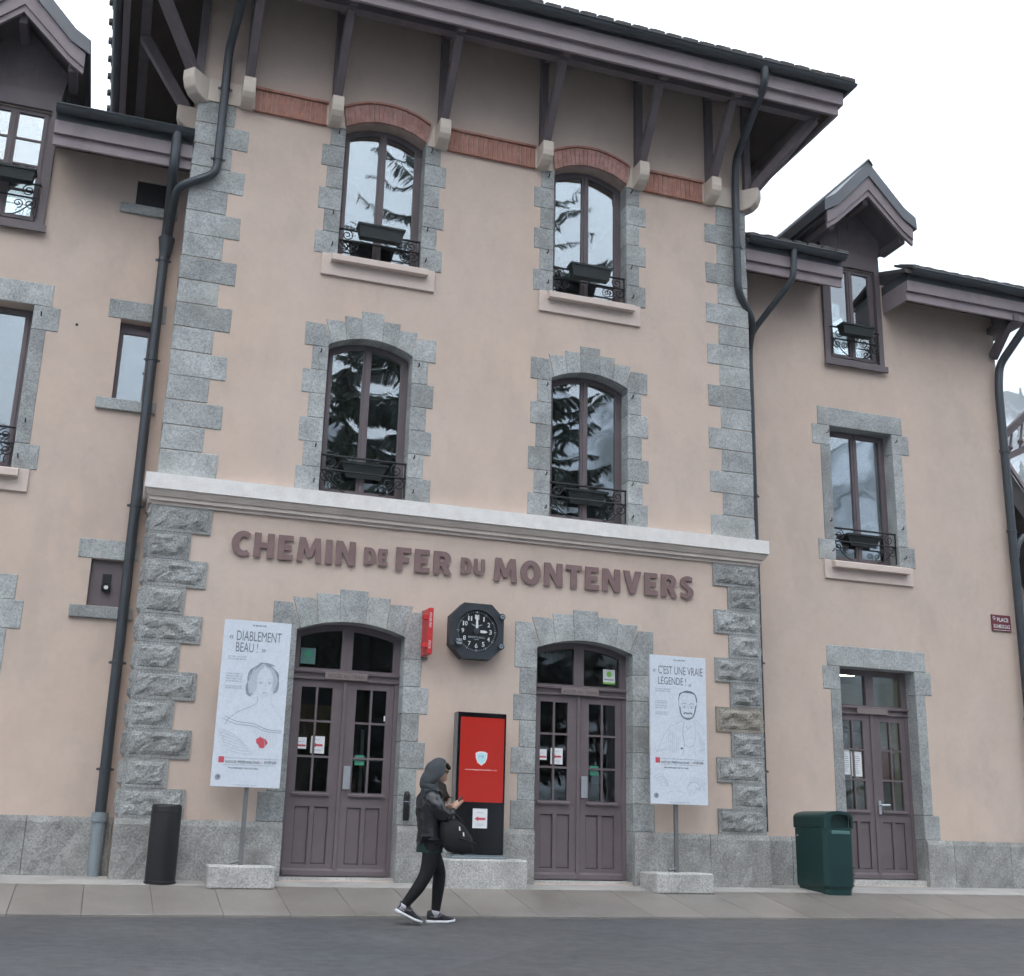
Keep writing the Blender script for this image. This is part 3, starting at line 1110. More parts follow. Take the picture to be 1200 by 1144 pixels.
# ---- square headed wing windows and doors with long stone jambs
def square_surround(c, h, z0, z1, yp, parent, foot=True, sh=0.16, blk=0.29, lint=0.19, lh=0.28, bh=0.30):
    g = 0.003
    door_mesh_stone('lintel_stone', [(c-h-lint, z1), (c+h+lint, z1), (c+h+lint, z1+lh), (c-h-lint, z1+lh)], yp-PR, yp+RV+0.02, parent)
    for sg in (-1, 1):
        def rect(a, b, za, zb):
            xs = sorted((c+sg*a, c+sg*b))
            return [(xs[0], za), (xs[1], za), (xs[1], zb), (xs[0], zb)]
        door_mesh_stone('jamb_stone', rect(h-0.002, h+blk, z1-bh, z1-g), yp-PR, yp+RV+0.02, parent)
        door_mesh_stone('jamb_stone', rect(h-0.002, h+sh, z0+bh+g, z1-bh-g), yp-PR, yp+RV+0.02, parent)
        door_mesh_stone('jamb_stone', rect(h-0.002, h+blk-0.02, z0+g, z0+bh-g), yp-PR, yp+RV+0.02, parent)


for c, dz, yb in ((RWc, 0.0, 'right'), (LWc, 0.03, 'left')):
    w = window(c, SDW, 4.45+dz, 6.44+dz, 0, W)
    square_surround(c, SDW, 4.44+dz, 6.44+dz, W, w)
    painted_sill(c, 0.73, 4.17+dz, 4.438+dz, W, w)
    railing(c, SDW, 4.46+dz, 4.93+dz, W, w)
    pins(c, SDW, 4.45+dz, 6.44+dz, W, w)
planter(RWc+0.03, 4.88, W+0.075, 0.56, 0.16, 0.11, 'dark flower box at the square window of the right wing', 0.07)

# small openings of the left wing
for (z0, z1, lz0, lz1, sz0, sz1, kind) in ((5.44, 6.46, 6.462, 6.70, 5.30, 5.438, 'win'), (2.98, 3.52, 3.522, 3.745, 2.84, 2.978, 'box'), (7.98, 8.33, None, None, 7.855, 7.978, 'vent')):
    y0, y1 = W+0.13, W+0.18
    if kind == 'win':
        w = plate('window', [(SMx0, z0), (SMx1, z0), (SMx1, z1), (SMx0, z1)], [[(SMx0+0.05, z0+0.05), (SMx1-0.05, z0+0.05), (SMx1-0.05, z1-0.13), (SMx0+0.05, z1-0.13)]], y0, y1, 'frame_paint', B)
        mb = MB()
        mb.box(SMx0+0.045, SMx1-0.045, y0+0.02, y0+0.026, z0+0.045, z1-0.125)
        mb.build('pane', 'window_glass', w)
    elif kind == 'box':
        mb = MB()
        mb.box(SMx0+0.002, SMx1-0.002, W+0.06, W+0.09, z0, z1)
        w = mb.build('service_hatch', 'frame_paint', B)
        mb = MB()
        mb.box(-0.155, -0.055, W+0.045, W+0.059, 3.16, 3.36)
        mb.tube([(-0.105, W+0.05, 3.21), (-0.105, W+0.0, 3.20)], 0.055, 14)
        mb.build('spotlight_housing', 'black_plastic', w)
        mb = MB()
        mb.tube([(-0.105, W+0.004, 3.20), (-0.105, W-0.004, 3.20)], 0.024, 12)
        mb.build('lens', 'print_white', w)
    else:
        mb = MB()
        mb.box(SMx0+0.001, SMx1-0.001, W+0.035, W+0.05, z0+0.001, z1-0.001)  # black plate close behind the wall face, painting the vent's shaded depth
        for k in range(4):
            mb.box(SMx0+0.06+0.085*k, SMx0+0.07+0.085*k, W+0.022, W+0.034, z0+0.002, z1-0.002)
        w = mb.build('vent_shade_plate', 'black_plastic', B)
    mb = MB()
    mb.box(SMx0-0.17, SMx1+0.13, W-0.045, W+0.125, sz0, sz1)
    mb.build('sill_stone', 'granite', w, bevel=0.008)
    if lz0:
        mb = MB()
        mb.box(SMx0-0.15, SMx1+0.13, W-PR, W+0.125, lz0, lz1)
        mb.build('lintel_stone', 'granite', w, bevel=0.006)


# ------------------------------------------------------------------ doors
def door(c, h, z0, zs, rise, yp, ztran, kind):
    y0 = yp+RV
    fr = 0.05
    leaf_top = ztran-0.085
    zc = zs-0.04
    pa = []
    holes = []
    mul = 0.065
    for sg in (-1, 1):
        xa, xb = sorted((c+sg*mul, c+sg*(h-fr-0.035)))
        n = 8
        top = [(xb+(xa-xb)*k/n, arc_z(xb+(xa-xb)*k/n, c-h, c+h, zs, rise)-0.075) for k in range(n+1)]
        pa.append([(xa, ztran+0.035), (xb, ztran+0.035)]+top)
    holes = [p for p in pa]
    lo = [(c-h+fr, z0-0.02), (c+h-fr, z0-0.02), (c+h-fr, leaf_top), (c-h+fr, leaf_top)]
    D = plate('door', [(c-h, z0-0.05), (c+h, z0-0.05)]+arc_top(c-h, c+h, zs, rise), holes+[lo], y0, y0+0.08, 'door_paint', B)
    for p in pa:
        mb = MB()
        cx_ = sum(q[0] for q in p)/len(p)
        cz_ = sum(q[1] for q in p)/len(p)
        mb.prism([(cx_+(x-cx_)*1.03, cz_+(z-cz_)*1.04) for x, z in p], y0+0.035, y0+0.041)
        mb.build('transom_pane', 'door_glass', D)
    mb = MB()
    mb.prism_x([(y0-0.03, ztran-0.018), (y0-0.03, ztran+0.004), (y0-0.001, ztran+0.018), (y0-0.001, ztran-0.018)], c-h, c+h)
    mb.prism_x([(y0-0.02, ztran-0.095), (y0-0.02, ztran-0.08), (y0-0.001, ztran-0.072), (y0-0.001, ztran-0.095)], c-h, c+h)
    mb.build('transom_moulding', 'door_paint', D)
    # leaves
    for sg in (-1, 1):
        xa, xb = sorted((c+sg*0.003, c+sg*(h-fr-0.003)))
        wd_ = xb-xa
        st_in = 0.115
        ga, gb = xa+0.105, xb-0.105
        if sg < 0:
            ga, gb = xa+0.085, xb-0.135
        else:
            ga, gb = xa+0.135, xb-0.085
        gz0, gz1 = z0+0.90, leaf_top-0.095
        cols = 2
        rows = 3
        bw = 0.024
        cw = (gb-ga-bw)/2
        rh = (gz1-gz0-2*bw)/3
        hl, panes = [], []
        for r_ in range(rows):
            for q in range(cols):
                x0_, z0_ = ga+q*(cw+bw), gz0+r_*(rh+bw)
                hl.append([(x0_, z0_), (x0_+cw, z0_), (x0_+cw, z0_+rh), (x0_, z0_+rh)])
                panes.append((x0_, x0_+cw, z0_, z0_+rh))
        pw = (xb-xa-0.20-0.05)/2
        pan = []
        for q in range(2):
            px0 = xa+0.10+q*(pw+0.05)
            pan.append([(px0, z0+0.13), (px0+pw, z0+0.13), (px0+pw, z0+0.74), (px0, z0+0.74)])
        plate('door_leaf', [(xa, z0), (xb, z0), (xb, leaf_top-0.004), (xa, leaf_top-0.004)], hl+pan, y0+0.008, y0+0.055, 'door_paint', D)
        for (a, b, e, f) in panes:
            mb = MB()
            mb.box(a-0.006, b+0.006, y0+0.030, y0+0.036, e-0.006, f+0.006)
            mb.build('pane', 'door_glass', D)
        for p in pan:
            a, b, e, f = p[0][0], p[1][0], p[0][1], p[2][1]
            mb = MB()
            # fielded panel with a sunk bevel
            mb.add([(a-0.004, y0+0.040, e-0.004), (b+0.004, y0+0.040, e-0.004), (b+0.004, y0+0.040, f+0.004), (a-0.004, y0+0.040, f+0.004),
                    (a+0.012, y0+0.030, e+0.012), (b-0.012, y0+0.030, e+0.012), (b-0.012, y0+0.030, f-0.012), (a+0.012, y0+0.030, f-0.012)],
                   [(0, 1, 5, 4), (1, 2, 6, 5), (2, 3, 7, 6), (3, 0, 4, 7), (4, 5, 6, 7)])
            mb.build('door_panel', 'door_paint', D)
        mb = MB()
        mb.prism_x([(y0-0.022, gz0-0.045), (y0-0.022, gz0-0.025), (y0+0.007, gz0-0.012), (y0+0.007, gz0-0.045)], ga-0.03, gb+0.03)
        mb.build('weather_bar', 'door_paint', D)
        mb = MB()
        mb.prism_x([(y0-0.018, z0+0.01), (y0-0.018, z0+0.06), (y0+0.007, z0+0.085), (y0+0.007, z0+0.01)], xa+0.004, xb-0.004)
        mb.build('kick_rail', 'door_paint', D)
    mb = MB()
    mb.box(c-0.022, c+0.022, y0-0.012, y0+0.007, z0+0.01, leaf_top-0.01)
    mb.build('astragal', 'door_paint', D, bevel=0.004)
    mb = MB()
    mb.box(c-h-0.0, c+h+0.0, yp+0.02, y0+0.2, -0.1, z0-0.004)
    mb.build('threshold', 'pale_granite', D)
    # plaque
    mb = MB()
    mb.box(c-0.245, c+0.245, y0-0.045, y0-0.031, ztran-0.085, ztran-0.003)
    mb.build('plaque', 'plaque', D)
    if kind != 'side':
        mb = MB()
        put_text(mb, 'ACC\u00c8S AU TRAIN', c-0.215, c+0.215, ztran-0.067, ztran-0.018, y0-0.0465)
        mb.build('plaque_lettering', 'plaque_ink', D)
    return D, y0


def flat(name, mats, parent, fn):
    mb = MB()
    fn(mb)
    return mb.build(name, mats, parent)


def arrow(mb, x0, x1, z, hgt, y, mi):
    sh = (x1-x0)*0.34
    mb.add([(x0, y, z), (x0+sh, y, z-hgt/2), (x0+sh, y, z+hgt/2)], [(0, 1, 2)], mi)
    mb.quad(x0+sh*0.9, x1, z-hgt*0.24, z+hgt*0.24, y, mi)


def notice(x0, x1, z0, z1, y, parent, style):
    def fn(mb):
        mb.box(x0, x1, y, y+0.002, z0, z1, 0)
        w, h = x1-x0, z1-z0
        if style == 'arrow':
            arrow(mb, x0+w*0.13, x1-w*0.13, z0+h*0.48, h*0.26, y-0.001, 1)
            for k, (a, b, z) in enumerate(((0.28, 0.70, 0.78), (0.2, 0.8, 0.20), (0.25, 0.75, 0.13))):
                mb.quad(x0+w*a, x0+w*b, z0+h*z, z0+h*(z+0.03), y-0.001, 2)
        elif style == 'bar':
            mb.quad(x0+w*0.18, x0+w*0.95, z0+h*0.2, z0+h*0.36, y-0.001, 1)
            mb.quad(x0+w*0.2, x0+w*0.8, z0+h*0.6, z0+h*0.64, y-0.001, 2)
        elif style == 'text':
            for k in range(9):
                mb.quad(x0+w*0.12, x0+w*random.uniform(0.6, 0.9), z0+h*(0.12+0.085*k), z0+h*(0.145+0.085*k), y-0.001, 2)
        elif style == 'round':
            mb.disc(((x0+x1)/2, (z0+z1)/2), w*0.32, y-0.001, 18, 1)
        elif style == 'award':
            mb.disc(((x0+x1)/2, z0+h*0.68), w*0.22, y-0.001, 18, 1)
            mb.quad(x0, x1, z0, z0+h*0.12, y-0.001, 1)
            mb.quad(x0+w*0.1, x0+w*0.9, z0+h*0.27, z0+h*0.34, y-0.001, 2)
        elif style == 'green_award':
            mb.disc(((x0+x1)/2, z0+h*0.65), w*0.24, y-0.001, 18, 1)
            mb.quad(x0+w*0.2, x0+w*0.8, z0+h*0.25, z0+h*0.3, y-0.001, 1)
    mats = {'arrow': ['paper', 'ink_red', 'ink_pale'], 'bar': ['paper', 'ink_red', 'ink_pale'], 'text': ['paper', 'ink_red', 'ink_grey'],
            'round': ['sticker_green', 'green_pale', 'ink_dark'], 'award': ['print_white', 'sticker_lime', 'ink_grey'],
            'green_award': ['green_pale', 'sticker_green', 'ink_dark'], 'plain': ['paper']}[style]
    return flat('notice', mats, parent, fn)


def pull_plate(c, z, y0, parent):
    mb = MB()
    mb.box(c-0.04, c+0.04, y0-0.026, y0-0.013, z-0.125, z+0.125)
    mb.tube([(c, y0-0.03, z-0.07), (c, y0-0.03, z-0.02)], 0.011, 8)
    mb.build('push_plate', 'steel', parent, bevel=0.003)


for k, (c, h) in enumerate(DR):
    D, y0 = door(c, h, *DRZ, 0.0, 2.37, 'main')
    arch_stones(c, h, DRZ[1], DRZ[2], [(0.165, 3.295), (0.435, 3.232), (0.70, 3.168), (0.905, 3.10)], 2.552, 0.0, D, RV)
    jamb_courses(c, h, 0, [(0.702, 1.02, 'L'), (1.02, 1.32, 'S'), (1.32, 1.62, 'L'), (1.62, 1.93, 'S'), (1.93, 2.235, 'L'), (2.235, 2.55, 'S')], 0.0, D, RV, 0.29, 0.21)
    # plinth returns into the opening
    for sg in (-1, 1):
        xa, xb = sorted((c+sg*(h-0.0015), c+sg*(h+0.05)))
        door_mesh_stone('jamb_stone', [(xa, -0.1), (xb, -0.1), (xb, 0.699), (xa, 0.699)], 0.02, RV, D, 'plinth_granite')
    pull_plate(c+0.075, 1.20, y0, D)
    yn = y0+0.027
    notice(c-0.54, c-0.395, 1.50, 1.625, yn, D, 'bar')
    notice(c-0.345, c-0.19, 1.455, 1.645, yn, D, 'arrow')
    notice(c+0.165, c+0.275, 1.345, 1.455, yn, D, 'round')
    if k == 0:
        notice(c-0.53, c-0.36, 2.45, 2.63, yn+0.004, D, 'green_award')
        notice(c+0.475, c+0.52, 1.85, 1.91, yn, D, 'plain')
    else:
        notice(c+0.335, c+0.495, 2.45, 2.63, yn+0.004, D, 'award')
D, y0 = door(RDc, DDW, 0.18, 2.96, 0, W, 2.44, 'side')
square_surround(RDc, DDW, 0.70, 2.96, W, D, sh=0.155, blk=0.27, lint=0.195, bh=0.32)
for sg in (-1, 1):
    xa, xb = sorted((RDc+sg*(DDW-0.0015), RDc+sg*(DDW+0.05)))
    door_mesh_stone('jamb_stone', [(xa, -0.1), (xb, -0.1), (xb, 0.699), (xa, 0.699)], W+0.02, W+RV, D, 'plinth_granite')
notice(RDc-0.51, RDc-0.36, 1.53, 1.86, y0+0.024, D, 'text')
notice(RDc-0.335, RDc-0.17, 1.51, 1.84, y0+0.027, D, 'text')
mb = MB()
mb.box(RDc+0.03, RDc+0.07, y0-0.026, y0-0.013, 1.02, 1.20)
mb.tube([(RDc+0.05, y0-0.02, 1.14), (RDc+0.05, y0-0.07, 1.14), (RDc+0.07, y0-0.075, 1.14), (RDc+0.17, y0-0.075, 1.145)], 0.012, 8)
mb.build('door_handle', 'steel', D)
D, y0 = door(LDc, DDW, 0.18, 2.98, 0, W, 2.46, 'side')
square_surround(LDc, DDW, 0.70, 2.98, W, D, sh=0.155, blk=0.29, lint=0.195, bh=0.32)

# what can be made out behind the doors
lob = MB()
lob.box(2.05, 2.75, 1.6, 1.66, 1.62, 2.12)
lob.build('wooden_panel', 'interior_wood', B)
lob = MB()
for x in (2.98, 3.12, 3.42):
    lob.box(x, x+0.035, 1.55, 1.6, 0.02, 1.85)
lob.box(2.9, 3.5, 1.54, 1.61, 1.46, 1.49)
lob.build('inner_door_frame', 'interior_white', B)
room = MB()
room.box(8.4, 12.1, 3.4, 3.46, 0.02, 4.0)
room.box(8.4, 8.46, 1.0, 3.4, 0.02, 4.0)
room.box(12.0, 12.06, 1.0, 3.4, 0.02, 4.0)
room.box(8.4, 12.1, 1.0, 3.4, 3.13, 3.18)
room.build('office_wall', 'interior_pale', B)
room = MB()
room.box(12.0-0.62, 12.0-0.02, 2.9, 2.96, 1.55, 2.10)
room.build('orange_panel', 'interior_orange', B)
room = MB()
room.box(10.9, 11.7, 3.0, 3.39, 2.35, 2.75)
room.box(10.6, 10.68, 2.2, 2.3, 0.02, 2.2)
room.build('cabinet', 'interior_paint', B)
lamp = thing('ceiling_lamp', (10.52, 1.9, 3.035), 'round lit ceiling lamp seen through the transom of the right wing door', 'lamp')
mb = MB()
mb.lathe([(0.19, 0.06), (0.19, 0.08)], (10.52, 1.9, 3.035), 24)
mb.build('base', 'interior_white', lamp)
mb = MB()
mb.lathe([(0.02, 0.0), (0.13, 0.008), (0.17, 0.03), (0.18, 0.06)], (10.52, 1.9, 3.035), 24)
mb.build('diffuser', 'lamp_glow', lamp, smooth=True)

# ------------------------------------------------------------------ string course
co = MB()
prof = [(0.05, 4.07), (-0.03, 4.07), (-0.03, 4.105), (-0.065, 4.11), (-0.065, 4.15), (-0.085, 4.155), (-0.115, 4.20), (-0.125, 4.225), (0.05, 4.225)]
co.prism_x(prof, BX0, BX1, m0=1.0, m1=-1.0)
for side in (0, 1):
    pass
cor = co.build('cornice', 'moulding_paint', B)
co = MB()
co.box(BX0-0.13, BX1+0.13, -0.145, 0.05, 4.226, 4.40)
co.add([(BX0-0.13, -0.145, 4.40), (BX1+0.13, -0.145, 4.40), (BX1+0.13, 0.05, 4.425), (BX0-0.13, 0.05, 4.425)], [(0, 1, 2, 3)])
for xa, xb in ((BX0-0.13, BX0-0.001), (BX1+0.001, BX1+0.13)):
    co.box(xa, xb, 0.051, W-0.001, 4.226, 4.41)
co.build('cornice_cap', 'cornice_paint', cor)
co = MB()
for sg, x in ((-1, BX0), (1, BX1)):
    xs = sorted((x+sg*0.001, x+sg*0.08))
    co.box(xs[0], xs[1], 0.051, W-0.001, 4.10, 4.225)
co.build('cornice_return', 'moulding_paint', cor)

# ------------------------------------------------------------------ brick band and corbels
CB = [0.88, 1.98, 3.385, 4.805, 6.21, 7.31]
Z0b, Z1b = 9.245, 9.525


def bricks(name, quads, mat='brick'):
    mb = MB()
    for q in quads:
        j = random.uniform(-0.004, 0.004)
        mb.prism(q, -0.030+j, 0.01)
    o = mb.build(name, mat, wall_c)
    o['kind'] = 'stuff'
    return o


bk = MB()
for a, b in ((0.98, 1.88), (3.49, 4.70), (6.31, 7.21)):
    qs = []
    n = int((b-a)/0.066)
    for i in range(n):
        x = a+(b-a)*i/n
        qs.append([(x+0.007, Z0b), (x+(b-a)/n-0.007, Z0b), (x+(b-a)/n-0.007, Z1b), (x+0.007, Z1b)])
    bricks('brick_course', qs)
    mb = MB()
    mb.box(a, b, -0.020, 0.005, Z0b-0.004, Z1b+0.004)
    mb.build('mortar_bed', 'mortar', wall_c)
    mb = MB()
    mb.box(a-0.01, b+0.01, -0.055, 0.004, Z1b+0.005, Z1b+0.035)
    mb.build('brick_edge', 'brick', wall_c)
    mb = MB()
    mb.box(a-0.005, b+0.005, -0.045, 0.004, Z0b-0.02, Z0b-0.005)
    mb.build('brick_edge', 'brick', wall_c)
for c, h in TW:
    qs = []
    n = 18
    for i in range(n):
        t0, t1 = (i+0.06)/n, (i+0.94)/n

        def pt(t, o):
            x = c-h+2*h*t
            z = arc_z(x, c-h, c+h, TWZ[1], TWZ[2])-0.004
            return (c+(x-c)*(1+o*0.30/h*0.5), z+o)
        qs.append([pt(t0, 0), pt(t1, 0), pt(t1, 0.25), pt(t0, 0.25)])
    bricks('brick_arch', qs, 'brick_pale')
    mb = MB()
    ring = [pt(i/20, 0.003) for i in range(21)]+[pt(1-i/20, 0.252) for i in range(21)]
    mb.prism(ring, -0.020, RV)
    mb.build('mortar_bed', 'mortar', wall_c)
    mb = MB()
    ring = [pt(i/20, 0.253) for i in range(21)]+[pt(1-i/20, 0.28) for i in range(21)]
    mb.prism(ring, -0.055, 0.004)
    mb.build('brick_edge', 'brick', wall_c)


def corbel(x):
    mb = MB()
    p = [(0.0, 9.53), (-0.27, 9.53), (-0.27, 9.40)]
    p += [(-0.27+0.20*(1-math.cos(a)), 9.40-0.17*math.sin(a)) for a in [0.4, 0.8, 1.2, 1.57]]
    p += [(0.0, 9.22)]
    mb.prism_x(p, x-0.075, x+0.075)
    return mb.build('corbel', 'corbel_paint', wall_c, bevel=0.006)


for i, x in enumerate(CB):
    corbel(x)
    mb = MB()
    tl, tr = 0.10, 0.10
    if i in (1, 3):
        mb.prism([(x-0.10, 9.235), (x+0.155, 9.235), (x+0.13, 9.33), (x+0.10, 9.55), (x-0.10, 9.55)], -0.028, 0.004)
    elif i in (2, 4):
        mb.prism([(x-0.17, 9.235), (x+0.10, 9.235), (x+0.10, 9.55), (x-0.10, 9.55), (x-0.14, 9.33)], -0.028, 0.004)
    elif i == 0:
        mb.box(BX0-0.02, x+0.10, -0.026, 0.004, 9.243, 9.55)
    else:
        mb.box(x-0.10, BX1+0.02, -0.026, 0.004, 9.243, 9.55)
    mb.build('corbel_plate', 'corbel_paint', wall_c)


def round_corbel(p, d):
    """rounded corner corbel pointing along d"""
    d = Vector(d).normalized()
    sd = Vector((-d.y, d.x, 0))
    prof = [(-0.1, 9.54), (0.26, 9.54), (0.26, 9.42), (0.22, 9.31), (0.14, 9.24), (0.02, 9.21), (-0.1, 9.21)]
    mb = MB()
    n = len(prof)
    v = []
    for s_ in (-0.09, 0.09):
        v += [Vector((p[0], p[1], 0))+d*a+sd*s_+Vector((0, 0, z)) for a, z in prof]
    mb.add(v, [tuple(range(n)), tuple(range(2*n-1, n-1, -1))]+[(i, i+n, (i+1) % n+n, (i+1) % n) for i in range(n)])
    return mb.build('corbel', 'corbel_paint', wall_c, bevel=0.012, fix=True)


round_corbel((BX0+0.02, 0.02), (-1, -1, 0))
round_corbel((BX1-0.02, 0.02), (1, -1, 0))
round_corbel((BX0+0.02, 0.75), (-1, 0, 0))
round_corbel((BX1-0.02, 0.75), (1, 0, 0))

# ------------------------------------------------------------------ main roof
OV = 1.0
EX0, EX1 = BX0-OV, BX1+OV
YB = 9.2
RSL = 0.58
roof = MB()
z0 = 10.86
ex0, ex1, ey0, ey1 = EX0-0.14, EX1+0.14, -OV-0.14, YB
rz = z0+(CX-ex0)*RSL
ry0 = ey0+(CX-ex0)
ry1 = max(ey1-(CX-ex0), ry0+0.1)
roof.add([(ex0, ey0, z0), (ex1, ey0, z0), (ex1, ey1, z0), (ex0, ey1, z0), (CX, ry0, rz), (CX, ry1, rz)],
         [(0, 1, 4), (1, 2, 5, 4), (2, 3, 5), (3, 0, 4, 5)])
roof.add([(ex0, ey0, z0-0.03), (ex1, ey0, z0-0.03), (ex1, ey1, z0-0.03), (ex0, ey1, z0-0.03)], [])
RO = roof.build('roof', 'roof_tile', B)


def half_gutter(x0, x1, yc, zt, r, m0=0, m1=0):
    n = 9
    prof = []
    for k in range(n+1):
        a = math.pi+math.pi*k/n
        prof.append((yc+r*math.cos(a), zt+r*math.sin(a)))
    for k in range(n, -1, -1):
        a = math.pi+math.pi*k/n
        prof.append((yc+(r-0.012)*math.cos(a), zt+(r-0.012)*math.sin(a)))
    mb = MB()
    mb.prism_x(prof, x0, x1, m0=m0, m1=m1)
    mb.tube([(x0, yc-r, zt), (x1, yc-r, zt)], 0.013, 6)
    return mb


# soffit: three sloping planes between the eave boards and the wall
sf = MB()
zs_e, zs_w = 10.50, 10.50+OV*0.55
e = 0.94
v = [(BX0-e, -e, zs_e), (BX1+e, -e, zs_e), (BX1+e, 7, zs_e), (BX0-e, 7, zs_e), (BX0, 0.0, zs_w), (BX1, 0.0, zs_w), (BX1, 7, zs_w), (BX0, 7, zs_w)]
sf.add(v, [(4, 5, 1, 0), (5, 6, 2, 1), (7, 4, 0, 3)])
sf.build('soffit', 'soffit_wood', RO)
# board joints of the soffit
sb = MB()
k = BX0-0.7
while k < BX1+0.75:
    y_in = 0.0 if BX0 < k < BX1 else -(BX0-k if k < BX0 else k-BX1)
    sb.beam((k, y_in, zs_w+y_in*0.55+0.0-0.004), (k, -e, zs_e-0.004), 0.012, 0.006)
    k += 0.16
sb.build('soffit_batten', 'timber_paint', RO)
for nm, za, zb, ya, yb, mt in (('fascia_board', 10.43, 10.575, 0.935, 0.975, 'fascia_paint'), ('fascia_board', 10.576, 10.77, 0.976, 1.03, 'fascia_paint')):
    mb = MB()
    mb.prism_x([(-yb, za), (-ya, za), (-ya, zb), (-yb, zb)], BX0, BX1, m0=1.0, m1=-1.0)
    mb.build(nm, mt, RO)
    for sg in (-1, 1):
        mb = MB()
        xe = BX0 if sg < 0 else BX1
        v = []
        for o_, z in ((yb, za), (ya, za), (ya, zb), (yb, zb)):
            v += [(xe+sg*o_, -o_, z), (xe+sg*o_, 7.5, z)]
        mb.add(v, [(0, 2, 4, 6), (7, 5, 3, 1), (0, 1, 3, 2), (2, 3, 5, 4), (4, 5, 7, 6), (6, 7, 1, 0)])
        mb.build(nm, mt, RO, fix=True)
mb = half_gutter(BX0, BX1, -1.105, 10.86, 0.075, 1.0, -1.0)
mb.box(BX0-1.02, BX1+1.02, -1.032, -0.99, 10.771, 10.85)
mb.build('gutter', 'zinc', RO, smooth=True)
for sg in (-1, 1):
    xe = (BX0-1.105) if sg < 0 else (BX1+1.105)
    mb = MB()
    n = 8
    prof = [(xe+0.075*math.cos(math.pi+math.pi*k/n), 10.86+0.075*math.sin(math.pi+math.pi*k/n)) for k in range(n+1)]
    prof += [(xe-0.063*math.cos(math.pi*k/n+math.pi), 10.86+0.063*math.sin(math.pi+math.pi*k/n)) for k in range(n+1)]
    mb.prism(prof, -1.15, 7.0)
    mb.build('gutter', 'zinc', RO, smooth=True, fix=True)
# eave tiles: every tile nose shows above the gutter
tm = MB()
tm.prism_x([(-0.13, -0.035), (0.30, 0.185), (0.30, 0.225), (-0.13, 0.03)], -0.105, 0.105)
tm.prism_x([(-0.10, 0.015), (0.25, 0.19), (0.25, 0.225), (-0.10, 0.058)], -0.045, 0.045)
tile_me = tm.mesh('roof_tile', bevel=0.006)
tile_me.materials.append(MATS['roof_tile'])
x = EX0+0.05
while x < EX1+0.05:
    piece('roof_tile', tile_me, (x, -1.06, 10.885+random.uniform(-0.006, 0.008)), RO)
    x += 0.245
tms = MB()
tms.box(-0.16, 0.25, -0.10, 0.10, -0.03, 0.02)
tms.box(-0.20, -0.10, -0.04, 0.04, -0.02, 0.05)
tile_s = tms.mesh('roof_tile', bevel=0.006)
tile_s.materials.append(MATS['roof_tile'])
y = -0.9
while y < 5:
    piece('roof_tile', tile_s, (EX0-0.03, y, 10.88), RO)
    y += 0.42
# purlins, wall posts and braces
mb = MB()
PY = 0.74
mb.prism_x([(-PY-0.06, 10.44), (-PY+0.06, 10.44), (-PY+0.06, 10.60), (-PY-0.06, 10.60)], BX0, BX1, m0=1.0, m1=-1.0)
mb.build('purlin', 'timber_paint', RO)
for sg in (-1, 1):
    mb = MB()
    xe = BX0-PY if sg < 0 else BX1+PY
    mb.box(xe-0.06, xe+0.06, -PY+0.07, 7, 10.44, 10.60)
    mb.build('purlin', 'timber_paint', RO)
for x in CB:
    mb = MB()
    mb.box(x-0.05, x+0.05, -0.10, -0.001, 9.531, 10.98)
    mb.build('bracket_post', 'timber_paint', RO, bevel=0.006)
    mb = MB()
    mb.beam((x, -0.13, 9.535), (x, -PY, 10.45), 0.105, 0.125)
    mb.build('brace', 'timber_paint', RO, bevel=0.008)
    mb = MB()
    mb.beam((x, 0.0, 10.96), (x, -0.93, 10.455), 0.10, 0.11)
    mb.build('rafter', 'timber_paint', RO)
for p, q in (((BX0-0.10, -0.10, 9.54), (BX0-PY, -PY, 10.46)), ((BX1+0.10, -0.10, 9.54), (BX1+PY, -PY, 10.46)),
             ((BX0-0.14, 0.75, 9.54), (BX0-PY, 0.75, 10.46)), ((BX1+0.14, 0.75, 9.54), (BX1+PY, 0.75, 10.46))):
    mb = MB()
    mb.beam(p, q, 0.12, 0.13)
    mb.build('brace', 'timber_paint', RO, bevel=0.008)
for xx in (BX0+0.02, BX1-0.02):
    mb = MB()
    sgn = -1 if xx < 4 else 1
    a, b = sorted((xx+sgn*0.0, xx+sgn*0.10))
    mb.box(a, b, -0.09, -0.001, 9.55, 11.0)
    mb.build('bracket_post', 'timber_paint', RO, bevel=0.006)

